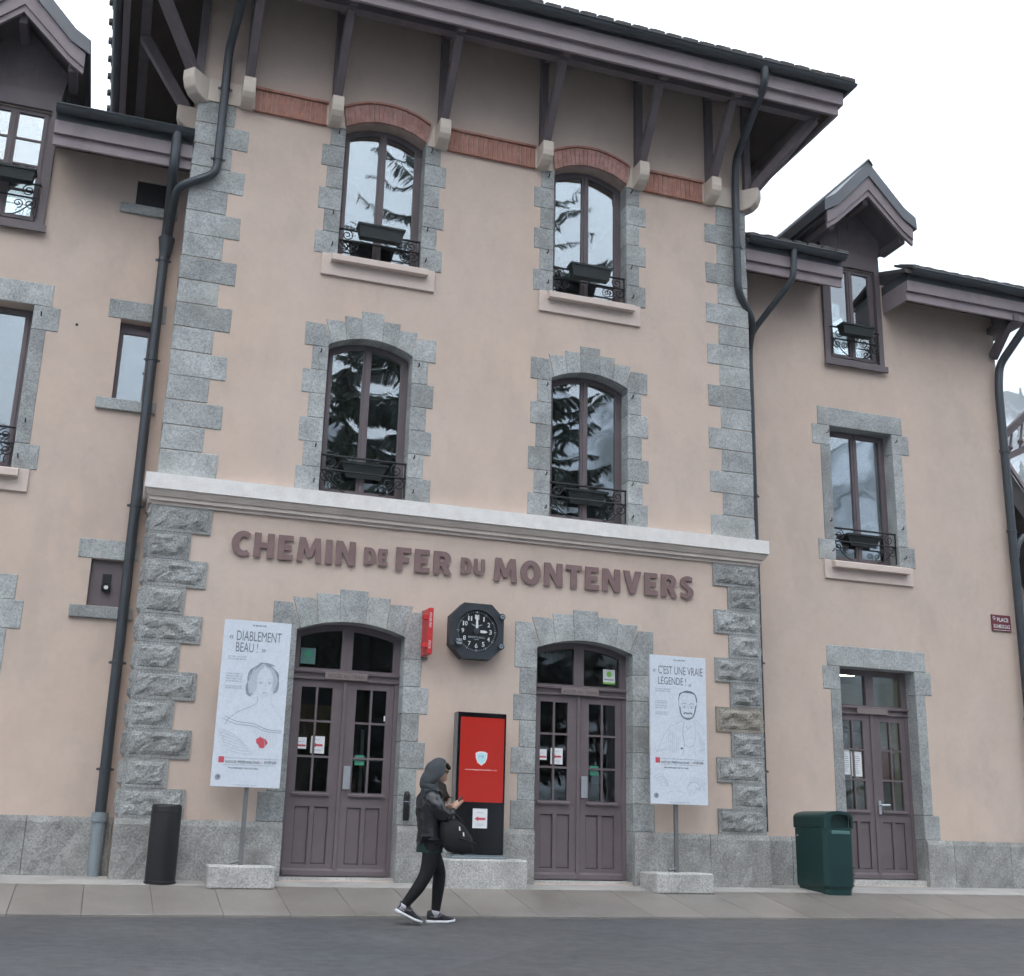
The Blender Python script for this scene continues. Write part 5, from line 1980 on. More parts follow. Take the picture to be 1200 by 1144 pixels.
def poster(xc, y, z0, z1, w, base_c, label, kind):
    g = gz(y)
    t = thing('poster_stand', (xc, y, g), label, 'poster', 'poster stands by the doors')
    x0, x1 = xc-w/2, xc+w/2
    mb = MB()
    mb.box(x0, x1, y-0.012, y+0.012, z0, z1)
    pn = mb.build('panel', 'poster_white', t, bevel=0.002)
    mb = MB()
    pxx = base_c
    mb.box(pxx-0.022, pxx+0.022, y+0.014, y+0.05, g+0.19, z0+0.5)
    mb.tube([(pxx-0.10, y+0.03, g+0.215), (pxx-0.02, y+0.03, g+0.235), (pxx, y+0.03, g+0.30)], 0.018, 8)
    mb.build('pole', 'grey_steel', t)
    mb = MB()
    bw = 0.335 if kind == 'woman' else 0.36
    mb.box(pxx-bw, pxx+bw, y-0.20, y+0.26, g-0.03, g+0.195)
    mb.build('base', 'pale_granite', t, bevel=0.015)
    yp = y-0.0135
    H = z1-z0

    def P(u, v):   # poster coordinates: u across 0..1, v down 0..1
        return (x0+u*w, z1-v*H)

    def txt(s, u0, u1, v0, v1, mat_i, mb, bold=0.0):
        a, b = P(u0, v1), P(u1, v0)
        put_text(mb, s, a[0], b[0], a[1], b[1], yp, mat_i, bold)
    ti = MB()
    dr = MB()

    def line(pts, wd=0.006, mi=0, loop=False):
        q = [P(u, v) for u, v in pts]
        dr.ribbon(smooth_path(q), yp-random.uniform(0, 0.0008), wd, mi)

    def blob(pts, mi):
        q = [P(u, v) for u, v in pts]
        n = len(q)
        a = sum(q[i][0]*q[(i+1) % n][1]-q[(i+1) % n][0]*q[i][1] for i in range(n))
        if a < 0:
            q = q[::-1]
        dr.add([(x, yp-0.0004, z) for x, z in q], [tuple(range(n))], mi)

    def greek(u0, u1, v, n, hgt=0.004, mi=2):
        """tiny print: broken grey dashes"""
        u = u0
        while u < u1:
            l = random.uniform(0.015, 0.06)
            a, b = P(u, v+hgt), P(min(u+l, u1), v-hgt)
            ti.quad(a[0], b[0], a[1], b[1], yp, mi)
            u += l+0.010
    greek(0.42, 0.62, 0.028, 1, 0.005, 1)
    if kind == 'woman':
        txt('DIABLEMENT', 0.195, 0.86, 0.065, 0.125, 0, ti)
        txt('BEAU !', 0.195, 0.52, 0.137, 0.195, 0, ti)
        txt('\u00ab', 0.09, 0.15, 0.095, 0.118, 0, ti)
        txt('\u00bb', 0.58, 0.64, 0.168, 0.190, 0, ti)
        for v in (0.225, 0.240, 0.33, 0.345, 0.36, 0.375, 0.405, 0.417):
            greek(0.09, 0.36 if v < 0.3 else 0.33, v, 1, 0.004)
        # hair: two heavy wings from a middle parting
        for k in range(9):
            s = k/8
            line([(0.60-0.02*s, 0.262+0.006*s), (0.50-0.05*s, 0.285+0.012*s), (0.43-0.05*s+0.03, 0.335), (0.395+0.02*s, 0.395), (0.41+0.03*s, 0.445), (0.47+0.02*s, 0.462-0.02*s)], 0.008, 1)
            line([(0.66+0.01*s, 0.262+0.008*s), (0.76+0.03*s, 0.280+0.01*s), (0.83+0.03*s, 0.325), (0.87-0.02*s, 0.375), (0.85-0.03*s, 0.425-0.02*s), (0.80-0.0*s, 0.435-0.02*s)], 0.008, 1)
        for k in range(6):
            line([(0.50+0.025*k, 0.262+0.01*abs(k-4)), (0.58+0.02*k, 0.255), (0.70+0.02*k, 0.270)], 0.007, 1)
        blob([(0.62, 0.262), (0.50, 0.285), (0.42, 0.34), (0.40, 0.40), (0.44, 0.455), (0.50, 0.455), (0.545, 0.42), (0.545, 0.34), (0.585, 0.30), (0.645, 0.280)], 2)
        blob([(0.645, 0.262), (0.76, 0.278), (0.85, 0.325), (0.875, 0.38), (0.85, 0.43), (0.80, 0.44), (0.775, 0.40), (0.785, 0.345), (0.74, 0.30), (0.655, 0.280)], 2)
        # face
        line([(0.55, 0.33), (0.545, 0.38), (0.57, 0.43), (0.63, 0.462), (0.69, 0.455), (0.76, 0.42), (0.785, 0.36), (0.78, 0.33)], 0.004, 2)
        for u in (0.605, 0.735):
            line([(u-0.035, 0.375), (u, 0.368), (u+0.035, 0.375)], 0.004, 1)
            blob([(u-0.012, 0.378), (u, 0.374), (u+0.012, 0.378), (u, 0.384)], 0)
            line([(u-0.04, 0.358), (u, 0.350), (u+0.04, 0.356)], 0.004, 2)
        line([(0.675, 0.37), (0.685, 0.405), (0.67, 0.415)], 0.004, 2)
        line([(0.635, 0.438), (0.67, 0.434), (0.705, 0.437)], 0.006, 1)
        line([(0.645, 0.447), (0.67, 0.45), (0.695, 0.446)], 0.004, 2)
        # neck, shoulders, gown
        line([(0.57, 0.46), (0.57, 0.495), (0.50, 0.52), (0.32, 0.555), (0.18, 0.60), (0.13, 0.64)], 0.004, 1)
        line([(0.77, 0.44), (0.78, 0.49), (0.86, 0.54), (0.97, 0.60)], 0.004, 2)
        line([(0.12, 0.585), (0.30, 0.615), (0.55, 0.625), (0.75, 0.655), (0.97, 0.66)], 0.005, 1)
        line([(0.10, 0.60), (0.28, 0.630), (0.55, 0.640), (0.74, 0.667), (0.97, 0.672)], 0.004, 1)
        for k in range(7):
            line([(0.05+0.02*k, 0.66+0.02*k), (0.22+0.03*k, 0.685+0.02*k), (0.40+0.03*k, 0.73+0.012*k)], 0.0035, 2)
            line([(0.55+0.05*k, 0.66), (0.62+0.045*k, 0.70), (0.66+0.04*k, 0.78-0.006*k)], 0.0035, 2)
        line([(0.04, 0.67), (0.10, 0.70), (0.14, 0.75)], 0.004, 2)
        blob([(0.60, 0.715), (0.66, 0.700), (0.70, 0.708), (0.74, 0.712), (0.78, 0.735), (0.74, 0.755), (0.72, 0.768), (0.66, 0.765), (0.64, 0.748), (0.61, 0.738)], 3)
        by = 0.825
    else:
        txt("C'EST UNE VRAIE", 0.145, 0.94, 0.070, 0.128, 0, ti)
        txt('L\u00c9GENDE !', 0.145, 0.64, 0.135, 0.200, 0, ti)
        txt('\u00ab', 0.05, 0.10, 0.098, 0.118, 0, ti)
        txt('\u00bb', 0.68, 0.73, 0.185, 0.205, 0, ti)
        for v in (0.232, 0.247, 0.315, 0.328, 0.345, 0.36, 0.39, 0.403):
            greek(0.09, 0.36 if v < 0.3 else 0.30, v, 1, 0.004)
        # hair and beard
        for k in range(8):
            s = k/7
            line([(0.50+0.01*s, 0.30-0.02*s), (0.53, 0.262-0.008*s), (0.62, 0.238-0.004*s+0.012*s), (0.74, 0.240+0.010*s), (0.81-0.01*s, 0.265), (0.83-0.008*s, 0.31)], 0.008, 1 if k % 2 else 0)
            line([(0.515+0.012*s, 0.345), (0.53+0.014*s, 0.39), (0.575+0.01*s, 0.418-0.004*s), (0.66, 0.432-0.012*s), (0.745-0.01*s, 0.418-0.004*s), (0.79-0.014*s, 0.385), (0.815-0.012*s, 0.335)], 0.008, 1 if k % 3 else 0)
        line([(0.585, 0.395), (0.62, 0.385), (0.665, 0.39), (0.71, 0.385), (0.745, 0.395)], 0.014, 0)
        for u in (0.60, 0.73):
            line([(u-0.035, 0.345), (u, 0.338), (u+0.035, 0.345)], 0.004, 1)
            blob([(u-0.012, 0.350), (u, 0.345), (u+0.012, 0.350), (u, 0.357)], 0)
            line([(u-0.045, 0.328), (u, 0.320), (u+0.045, 0.326)], 0.006, 1)
        line([(0.66, 0.335), (0.68, 0.372), (0.655, 0.378)], 0.004, 2)
        line([(0.505, 0.30), (0.505, 0.345)], 0.005, 1)
        line([(0.83, 0.31), (0.825, 0.345)], 0.005, 1)
        # coat
        line([(0.58, 0.43), (0.50, 0.455), (0.33, 0.49), (0.22, 0.56), (0.14, 0.63), (0.10, 0.66)], 0.0045, 2)
        line([(0.78, 0.42), (0.88, 0.46), (0.97, 0.51)], 0.0045, 2)
        line([(0.60, 0.44), (0.57, 0.52), (0.59, 0.60), (0.56, 0.67)], 0.004, 1)
        line([(0.76, 0.43), (0.80, 0.52), (0.76, 0.61), (0.80, 0.67)], 0.004, 2)
        line([(0.63, 0.47), (0.66, 0.50), (0.72, 0.47)], 0.004, 1)
        for k in range(6):
            line([(0.33+0.03*k, 0.50+0.01*k), (0.31+0.035*k, 0.58), (0.33+0.03*k, 0.66)], 0.0035, 2)
            line([(0.84+0.02*k, 0.50+0.02*k), (0.87+0.015*k, 0.58), (0.86+0.02*k, 0.66)], 0.0035, 2)
        line([(0.10, 0.66), (0.18, 0.645), (0.28, 0.64)], 0.004, 2)
        line([(0.60, 0.60), (0.68, 0.62), (0.76, 0.60)], 0.004, 2)
        blob([(0.545+0.02*math.cos(a), 0.628+0.007*math.sin(a)) for a in [k*0.7 for k in range(9)]], 0)
        # faint sketch below the caption: hands on a book
        for k in range(5):
            line([(0.06+0.03*k, 0.83+0.012*k), (0.16+0.03*k, 0.80+0.02*k), (0.30, 0.85+0.01*k)], 0.0035, 2)
            line([(0.62+0.02*k, 0.90-0.016*k), (0.72+0.03*k, 0.82+0.012*k), (0.92-0.02*k, 0.84+0.015*k), (0.95-0.03*k, 0.90)], 0.0035, 2)
        line([(0.28, 0.93), (0.42, 0.91), (0.60, 0.925)], 0.004, 2)
        line([(0.66, 0.94), (0.70, 0.90), (0.76, 0.925), (0.80, 0.89), (0.86, 0.905)], 0.005, 2)
        by = 0.695
    a, b = P(0.085, by+0.035), P(0.165, by)
    ti.quad(a[0], b[0], a[1], b[1], yp, 3)
    greek(0.18, 0.93, by+0.006, 1, 0.003)
    txt('NOUS PR\u00c9PARONS', 0.185, 0.68, by+0.017, by+0.037, 0, ti, 0.02)
    txt("L'", 0.70, 0.725, by+0.017, by+0.035, 3, ti)
    txt('AVENIR', 0.74, 0.93, by+0.017, by+0.035, 0, ti, 0.02)
    greek(0.18, 0.90, by+0.045, 1, 0.0025)
    txt('WE PREPARE THE FUTURE', 0.23, 0.66, by+0.060, by+0.070, 0, ti, 0.02)
    q = P(0.095, 0.945)
    ti.disc(q, 0.030, yp, 18, 1)
    ti.disc((q[0]+0.004, q[1]+0.004), 0.012, yp-0.0006, 10, 0)
    greek(0.33, 0.68, 0.987, 1, 0.0022)
    ti.build('print', ['ink_dark', 'ink_grey', 'ink_pale', 'ink_red'], pn)['kind'] = 'stuff'
    dr.build('drawing', ['ink_dark', 'ink_grey', 'ink_pale', 'ink_red'], pn)['kind'] = 'stuff'
    return t


poster(1.508, -0.40, 1.04, 2.785, 0.715, 1.53, 'white poster on a pole with a line drawing of a woman and a red flower', 'woman')
poster(6.532, -0.40, 1.024, 2.758, 0.745, 6.50, 'white poster on a pole with a line drawing of a bearded man', 'man')

# ------------------------------------------------------------------ bollard
g = gz(-0.30)
BO = thing('bollard', (0.75, -0.30, g), 'black cylindrical bollard in front of the left corner stones', 'bollard')
mb = MB()
mb.lathe([(0.149, -0.02), (0.151, 0.03), (0.151, 0.735), (0.147, 0.757), (0.136, 0.767), (0.06, 0.772)], (0.75, -0.30, g), 28)
mb.build('post', 'black_plastic', BO, smooth=True)
mb = MB()
mb.lathe([(0.152, 0.69), (0.154, 0.694), (0.154, 0.703), (0.152, 0.707)], (0.75, -0.30, g), 28)
mb.build('collar', 'black_plastic', BO)
mb = MB()
mb.disc((0, 0), 0.1, 0, 8)
mb = MB()
mb.lathe([(0.158, -0.02), (0.160, 0.015), (0.152, 0.022)], (0.75, -0.30, g), 28)
mb.build('base_ring', 'black_plastic', BO)

# ------------------------------------------------------------------ litter bin
bx0, bx1, by0, by1 = 8.345, 8.76, -0.60, 0.08
g = gz(-0.5)
LB = thing('litter_bin', ((bx0+bx1)/2, (by0+by1)/2, g), 'dark green plastic litter bin with arched hood beside the right wing door', 'litter bin')
gb_ = 0.022


def bin_ring(z, ins, yfr=0.0):
    c_ = 0.05
    x0_, x1_, y0_, y1_ = bx0+ins, bx1-ins, by0+ins+yfr, by1-ins
    return [(x0_+c_, y0_, z), (x1_-c_, y0_, z), (x1_, y0_+c_, z), (x1_, y1_-c_, z), (x1_-c_, y1_, z), (x0_+c_, y1_, z), (x0_, y1_-c_, z), (x0_, y0_+c_, z)]


mb = MB()
levels = [(g-0.02, 0.022), (g+0.05, 0.020), (g+0.09, 0.0), (g+0.75, -0.004)]
v, f = [], []
for z, i_ in levels:
    v += bin_ring(z, i_)
for k in range(len(levels)-1):
    for i in range(8):
        f.append((k*8+i, k*8+(i+1) % 8, (k+1)*8+(i+1) % 8, (k+1)*8+i))
f.append(tuple(range(7, -1, -1)))
mb.add(v, f)
mb.build('body', 'green_plastic', LB, bevel=0.006)
# hood: side walls with a barrel vault and the mouth at the front
zc_ = g+0.752
xm = (bx0+bx1)/2
arcp = [(bx0+0.004, zc_), (bx1-0.004, zc_), (bx1-0.004, zc_+0.13)]+[(xm+0.2035*math.cos(a), zc_+0.13+0.072*math.sin(a)) for a in [k*math.pi/10 for k in range(1, 10)]]+[(bx0+0.004, zc_+0.13)]
mouth = [(bx0+0.10, zc_+0.015), (bx1-0.035, zc_+0.015), (bx1-0.035, zc_+0.115)]+[(xm+0.03+0.135*math.cos(a), zc_+0.115+0.05*math.sin(a)) for a in [k*math.pi/8 for k in range(1, 8)]]+[(bx0+0.10, zc_+0.115)]
plate('hood_front', arcp, [mouth], by0+0.003, by0+0.03, 'green_plastic', LB)
mb = MB()
mb.prism(arcp, by0+0.09, by1+0.004)
mb.build('hood', 'green_plastic', LB, bevel=0.008)
mb = MB()
n_ = len(arcp)
inn = [(xm+(x-xm)*0.93, zc_+(z-zc_)*0.95) for x, z in arcp]
mb.add([(x, by0+0.03, z) for x, z in arcp]+[(x, by0+0.09, z) for x, z in arcp], [(i, i+n_, (i+1) % n_+n_, (i+1) % n_) for i in range(n_)])
mb.build('hood_rim', 'green_plastic', LB)
mb = MB()
mb.box(bx0+0.10, bx1-0.06, by0-0.008, by0+0.01, g+0.685, g+0.725)
mb.build('label_strip', 'green_pale', LB, bevel=0.004)
mb = MB()
for z in (g+0.30, g+0.22, g+0.15, g+0.09):
    mb.box(bx0+0.10, bx1-0.03, by0-0.007, by0+0.01, z, z+0.012)
mb.build('moulded_rib', 'green_plastic', LB)
mb = MB()
mb.lathe([(0.014, 0), (0.014, 0.01), (0.008, 0.014)], (0, 0, 0), 10)
mb2 = MB()
mb2.tube([(bx0-0.012, -0.02, g+0.66), (bx0+0.004, -0.02, g+0.66)], 0.013, 10)
mb2.build('lock', 'steel', LB)

# ------------------------------------------------------------------ neighbouring annex at the right edge
AN = thing('annex_building', (14.6, 2.6, 0.1), 'low neighbouring building with dark roof and railing behind the far right corner', 'building')
mb = MB()
mb.box(13.05, 17.0, 1.9, 6.0, -0.2, 5.55)
mb.build('wall', 'plaster', AN)
mb = MB()
mb.add([(13.60, 0.95, 5.72), (17.4, 0.95, 5.72), (17.4, 4.0, 6.2), (13.60, 4.0, 6.2), (13.60, 0.95, 5.60), (17.4, 0.95, 5.60), (17.4, 4.0, 6.05), (13.60, 4.0, 6.05)],
       [(0, 1, 2, 3), (7, 6, 5, 4), (0, 4, 5, 1), (0, 3, 7, 4), (1, 5, 6, 2)])
mb.build('roof', 'roof_tile', AN)
mb = MB()
mb.box(13.62, 17.38, 0.90, 0.949, 5.40, 5.66)
mb.build('fascia_board', 'fascia_paint', AN)
mb = half_gutter(13.60, 17.4, 0.82, 5.66, 0.07)
mb.build('gutter', 'zinc', AN, smooth=True)
mb = MB()
mb.beam((12.9, 1.0, 6.78), (14.6, 1.0, 8.30), 0.10, 0.11)
mb.build('handrail', 'timber_paint', AN)
mb = MB()
mb.beam((12.9, 1.0, 6.46), (14.6, 1.0, 7.30), 0.10, 0.10)
mb.build('handrail', 'timber_paint', AN)
for k in range(6):
    x = 13.06+0.22*k
    z0_, z1_ = 6.46+(x-12.9)*0.494, 6.78+(x-12.9)*0.894
    mb = MB()
    q = [0, 0.22, 0.35, 0.48, 0.75, 1.0]
    mb.tube([(x+0.10*t, 1.0, z0_+(z1_-z0_)*t) for t in q], [0.018, 0.018, 0.05, 0.018, 0.018, 0.018], 8)
    mb.build('baluster', 'timber_paint', AN, smooth=True)
mb = MB()
mb.beam((12.85, 0.98, 6.62), (14.2, 0.98, 4.80), 0.05, 0.05)
mb.build('roof_edge', 'fascia_paint', AN)
mb = MB()
mb.prism([(12.85, 6.55), (12.85, 6.05), (14.2, 4.3), (14.2, 4.75)], 1.0, 3.5)
mb.build('side_roof', 'roof_tile', AN)


# ------------------------------------------------------------------ the person
def skin_mesh(name, joints, bones, mats, parent, sub=2, root=0):
    me = bpy.data.meshes.new('tmp')
    off = wloc(parent)
    me.from_pydata([j[0] for j in joints], bones, [])
    ob = bpy.data.objects.new('tmp', me)
    COL.objects.link(ob)
    md = ob.modifiers.new('skin', 'SKIN')
    md.use_smooth_shade = True
    sk = me.skin_vertices[0].data
    for i, j in enumerate(joints):
        r = j[1]
        sk[i].radius = r if isinstance(r, tuple) else (r, r)
        sk[i].use_root = (i == root)
    if sub:
        sd = ob.modifiers.new('sub', 'SUBSURF')
        sd.levels = sub
        sd.render_levels = sub
    dg = bpy.context.evaluated_depsgraph_get()
    res = bpy.data.meshes.new_from_object(ob.evaluated_get(dg))
    bpy.data.objects.remove(ob)
    bpy.data.meshes.remove(me)
    res.name = name
    for m_ in mats:
        res.materials.append(MATS[m_])
    res.polygons.foreach_set('use_smooth', [True]*len(res.polygons))
    o = bpy.data.objects.new(name, res)
    return link(o, parent)


PXc, PYc = 3.11, -1.95
PG = gz(PYc)
PE = thing('person', (PXc, PYc, PG), 'person walking in a grey hood, black jacket and leggings, looking at a phone', 'person')
# local frame: x forward, y away from the camera, z up
hip, kneeF, ankF = (0.0, 0.075, 0.76), (0.12, 0.075, 0.455), (0.098, 0.075, 0.08)
kneeR, ankR = (-0.048, -0.075, 0.44), (-0.255, -0.08, 0.150)
J = [((0.0, 0, 0.78), (0.115, 0.105)), ((-0.015, 0, 0.90), (0.10, 0.085)), ((-0.03, 0, 1.05), (0.125, 0.09)), ((-0.035, 0, 1.16), (0.075, 0.055)), ((-0.005, 0, 1.245), (0.042, 0.042)), ((0.02, 0, 1.285), (0.045, 0.045)),
     ((0.0, 0.08, 0.74), 0.085), (kneeF, 0.058), (ankF, 0.038), ((0.0, -0.08, 0.74), 0.085), (kneeR, 0.058), (ankR, 0.038),
     ((-0.035, 0.150, 1.13), 0.045), ((0.03, 0.20, 0.96), 0.040), ((0.175, 0.10, 1.05), 0.027), ((-0.035, -0.150, 1.13), 0.045), ((0.045, -0.20, 0.95), 0.040), ((0.195, -0.06, 1.045), 0.027),
     ((0.115, 0.075, 0.44), 0.055), ((0.235, -0.035, 1.075), 0.022), ((0.11, 0.08, 0.30), 0.05), ((-0.14, -0.08, 0.31), 0.05)]
bones = [(0, 1), (1, 2), (2, 3), (3, 4), (4, 5), (0, 6), (6, 7), (7, 20), (20, 8), (0, 9), (9, 10), (10, 21), (21, 11), (3, 12), (12, 13), (13, 14), (3, 15), (15, 16), (16, 17), (17, 19)]
J2 = list(J)
# drop the unused joint 18
J2 = [j for i, j in enumerate(J) if i != 18]
mp_ = {i: (i if i < 18 else i-1) for i in range(22)}
bones = [(mp_[a], mp_[b]) for a, b in bones]
body = skin_mesh('body', J2, bones, ['skin'], PE)
# head with face, on the same mesh: built as a lathe-like grid looking towards +x and tilted down
hd = MB()
n_, m_ = 20, 16
tilt = Matrix.Rotation(R(22), 3, 'Y')
hc_ = Vector((0.055, 0, 1.375))
vs, fs = [], []
for j in range(m_+1):
    ph = math.pi*j/m_
    for i in range(n_):
        th = 2*math.pi*i/n_
        x, y, z = math.cos(th)*math.sin(ph), math.sin(th)*math.sin(ph), math.cos(ph)
        rx, ry, rz_ = 0.088, 0.068, 0.108
        if z < 0:
            ry *= 1+z*0.22
            rx *= 1+z*0.10
        p = Vector((x*rx, y*ry, z*rz_))
        if x > 0.80 and abs(y) < 0.25 and -0.45 < z < 0.12:     # nose
            p.x += 0.022*(1-abs(y)/0.25)*(1-abs(z+0.22)/0.34) if abs(z+0.22) < 0.34 else 0
        if x > 0.6 and 0.12 < abs(y) < 0.5 and -0.02 < z < 0.25:  # eye sockets
            p.x -= 0.008
        if x > 0.6 and abs(y) < 0.35 and z < -0.62:
            p.x += 0.012
        vs.append(hc_+tilt @ p)
for j in range(m_):
    for i in range(n_):
        fs.append((j*n_+i, j*n_+(i+1) % n_, (j+1)*n_+(i+1) % n_, (j+1)*n_+i))
hd.add(vs, fs)
# near hand holding the phone: palm and five fingers
hp = Vector((0.235, -0.035, 1.085))
hd.tube([(0.195, -0.06, 1.045), (0.215, -0.05, 1.065), (0.24, -0.035, 1.095), (0.25, -0.03, 1.11)], [0.024, 0.028, 0.030, 0.022], 10)
for k, (dx, ln) in enumerate(((0.0, 0.052), (0.016, 0.058), (0.032, 0.054), (0.046, 0.042))):
    b_ = Vector((0.228+dx*0.75, -0.052+dx*0.15, 1.078+dx*0.85))
    hd.tube([b_, b_+Vector((0.022, -0.004, -0.002)), b_+Vector((0.036, 0.014, 0.004)), b_+Vector((0.034, 0.03, 0.010))], [0.009, 0.009, 0.0085, 0.006], 7)
hd.tube([(0.222, -0.035, 1.085), (0.232, -0.022, 1.108), (0.252, -0.015, 1.128)], [0.011, 0.010, 0.007], 7)
# far hand under the phone
hd.tube([(0.175, 0.10, 1.05), (0.20, 0.07, 1.062), (0.23, 0.035, 1.075), (0.245, 0.02, 1.085)], [0.024, 0.028, 0.027, 0.018], 10)
for k in range(4):
    b_ = Vector((0.225+0.010*k, 0.03-0.004*k, 1.066+0.012*k))
    hd.tube([b_, b_+Vector((0.022, -0.012, 0.004)), b_+Vector((0.034, -0.028, 0.014))], [0.009, 0.0085, 0.006], 7)
hd.tube([(0.215, 0.045, 1.085), (0.232, 0.030, 1.105), (0.25, 0.012, 1.122)], [0.011, 0.010, 0.007], 7)
hd = MB.mesh(hd, 'tmp')
bm = bmesh.new()
bm.from_mesh(body.data)
bm.from_mesh(hd)
bm.to_mesh(body.data)
bm.free()
body.data.polygons.foreach_set('use_smooth', [True]*len(body.data.polygons))


def pbuild(mb, name, mat, smooth=True, fix=False):
    me = mb.mesh(name, fix=fix)
    for m_ in (mat if isinstance(mat, list) else [mat]):
        me.materials.append(MATS[m_])
    if smooth:
        me.polygons.foreach_set('use_smooth', [True]*len(me.polygons))
    o = bpy.data.objects.new(name, me)
    return link(o, PE)


def pskin(name, js, bs, mat, sub=2):
    return skin_mesh(name, js, bs, [mat], PE, sub)


pskin('leggings', [((0.0, 0, 0.80), (0.120, 0.110)), ((0.0, 0.070, 0.72), (0.098, 0.10)), ((0.055, 0.075, 0.60), 0.090), ((0.126, 0.075, 0.455), 0.068), ((0.118, 0.08, 0.31), 0.064), ((0.102, 0.075, 0.14), 0.048), ((0.098, 0.075, 0.075), 0.045),
                   ((0.0, -0.070, 0.72), (0.098, 0.10)), ((-0.01, -0.075, 0.58), 0.090), ((-0.048, -0.075, 0.44), 0.070), ((-0.13, -0.08, 0.31), 0.064), ((-0.228, -0.08, 0.19), 0.048), ((-0.262, -0.08, 0.145), 0.045)],
      [(0, 1), (1, 2), (2, 3), (3, 4), (4, 5), (5, 6), (0, 7), (7, 8), (8, 9), (9, 10), (10, 11), (11, 12)], 'legging')
jk = pskin('jacket', [((-0.035, 0.0, 1.13), 0.09), ((-0.035, 0.150, 1.145), 0.085), ((0.005, 0.195, 1.04), 0.074), ((0.055, 0.200, 0.955), 0.066), ((0.165, 0.12, 1.035), 0.050),
                 ((-0.035, -0.150, 1.145), 0.085), ((0.010, -0.200, 1.04), 0.078), ((0.075, -0.205, 0.955), 0.070), ((0.135, -0.145, 0.99), 0.060), ((0.190, -0.075, 1.042), 0.046)],
      [(0, 1), (1, 2), (2, 3), (3, 4), (0, 5), (5, 6), (6, 7), (7, 8), (8, 9)], 'leather', 3)
jt = MB()
rings = [(0.705, 0.000, 0.118, 0.150), (0.715, 0.000, 0.130, 0.162), (0.80, -0.002, 0.126, 0.160), (0.86, -0.006, 0.122, 0.156), (0.92, -0.012, 0.122, 0.156), (0.98, -0.020, 0.124, 0.162), (1.04, -0.027, 0.125, 0.168), (1.10, -0.033, 0.118, 0.168),
         (1.15, -0.036, 0.106, 0.155), (1.19, -0.034, 0.090, 0.120), (1.23, -0.024, 0.072, 0.085), (1.265, -0.010, 0.058, 0.062)]
fine_r = []
for (za, ca, xa_, ya_), (zb, cb, xb_, yb_) in zip(rings, rings[1:]):
    for t in (0, 0.33, 0.67):
        fine_r.append(tuple(p+(q-p)*t for p, q in zip((za, ca, xa_, ya_), (zb, cb, xb_, yb_))))
fine_r.append(rings[-1])
n_ = 36
vs, fs = [], []
for z, c, rx, ry in fine_r:
    for i in range(n_):
        a = 2*math.pi*i/n_
        vs.append((c+rx*math.cos(a), ry*math.sin(a), z))
for j in range(len(fine_r)-1):
    for i in range(n_):
        fs.append((j*n_+i, j*n_+(i+1) % n_, (j+1)*n_+(i+1) % n_, (j+1)*n_+i))
fs.append(tuple(range(n_-1, -1, -1)))
fs.append(tuple(range((len(fine_r)-1)*n_, len(fine_r)*n_)))
jt.add(vs, fs)
tm_ = jt.mesh('tmp')
bm = bmesh.new()
bm.from_mesh(jk.data)
bm.from_mesh(tm_)
bm.normal_update()
for v in bm.verts:          # creases of the leather
    k = noise.fractal(Vector((v.co.x*14, v.co.y*14, v.co.z*26)), 1.0, 2.0, 3)
    v.co += v.normal*(0.010*k)
bm.to_mesh(jk.data)
bm.free()
jk.data.polygons.foreach_set('use_smooth', [True]*len(jk.data.polygons))


def ring_band(name, mat, z0, z1, rx, ry, cx, flare=0.0):
    mb = MB()
    n = 28
    v, f = [], []
    for t, (z, k) in enumerate(((z0, 1+flare), ((z0+z1)/2, 1.02), (z1, 1.0), (z1, 0.85), (z0, 0.85))):
        for i in range(n):
            a = 2*math.pi*i/n
            w_ = 1+0.02*math.sin(5*a+t)
            v.append((cx+rx*k*w_*math.cos(a), ry*k*w_*math.sin(a), z))
    for t in range(4):
        for i in range(n):
            f.append((t*n+i, t*n+(i+1) % n, (t+1)*n+(i+1) % n, (t+1)*n+i))
    mb.add(v, f)
    return pbuild(mb, name, mat)


ring_band('sweater', 'green_cloth', 0.640, 0.80, 0.118, 0.150, -0.004, 0.06)
ring_band('hood_collar', 'hood_cloth', 1.205, 1.305, 0.082, 0.088, -0.008, 0.30)
# hood: shell round the head, open at the front, widening towards the shoulders
hb = MB()
n_, m_ = 24, 16
vs, fs = [], []
for shell, k in ((0, 1.0), (1, 0.90)):
    for j in range(m_+1):
        ang = (j/m_)*R(110)
        for i in range(n_):
            a = 2*math.pi*i/n_
            x = -math.cos(ang)
            rr = math.sin(min(ang, R(92)))*(1-0.07*max(0, ang-R(92))/R(20))
            p = Vector((x*0.128, rr*math.cos(a)*0.104, rr*math.sin(a)*0.138))
            if p.z > 0:
                p.x -= 0.012*p.z/0.13*rr
                p.z *= 1.0+0.07*(1-abs(x))
            else:
                q = -p.z/0.13
                p.z *= 1.30
                p.x -= 0.085*q
                p.y *= 1+0.25*q
            p.x += (j/m_)*(0.030*p.z/0.138 if p.z > 0 else 0.020*p.z/0.17)
            nzv = noise.fractal(Vector((p.x*16, p.y*16, p.z*16)), 1.0, 2.0, 3)
            p *= 1+0.045*nzv*(1 if j > 1 else 0)
            p = Vector((p.x*k, p.y*k, p.z*(k if p.z > 0 else 1.0)))
            vs.append(Vector((0.042, 0, 1.378))+Matrix.Rotation(R(6), 3, 'Y') @ p)
nn = n_*(m_+1)
for shell in (0, 1):
    for j in range(m_):
        for i in range(n_):
            q = (shell*nn+j*n_+i, shell*nn+j*n_+(i+1) % n_, shell*nn+(j+1)*n_+(i+1) % n_, shell*nn+(j+1)*n_+i)
            fs.append(q if shell else q[::-1])
fs2 = [(m_*n_+i, m_*n_+(i+1) % n_, nn+m_*n_+(i+1) % n_, nn+m_*n_+i) for i in range(n_)]
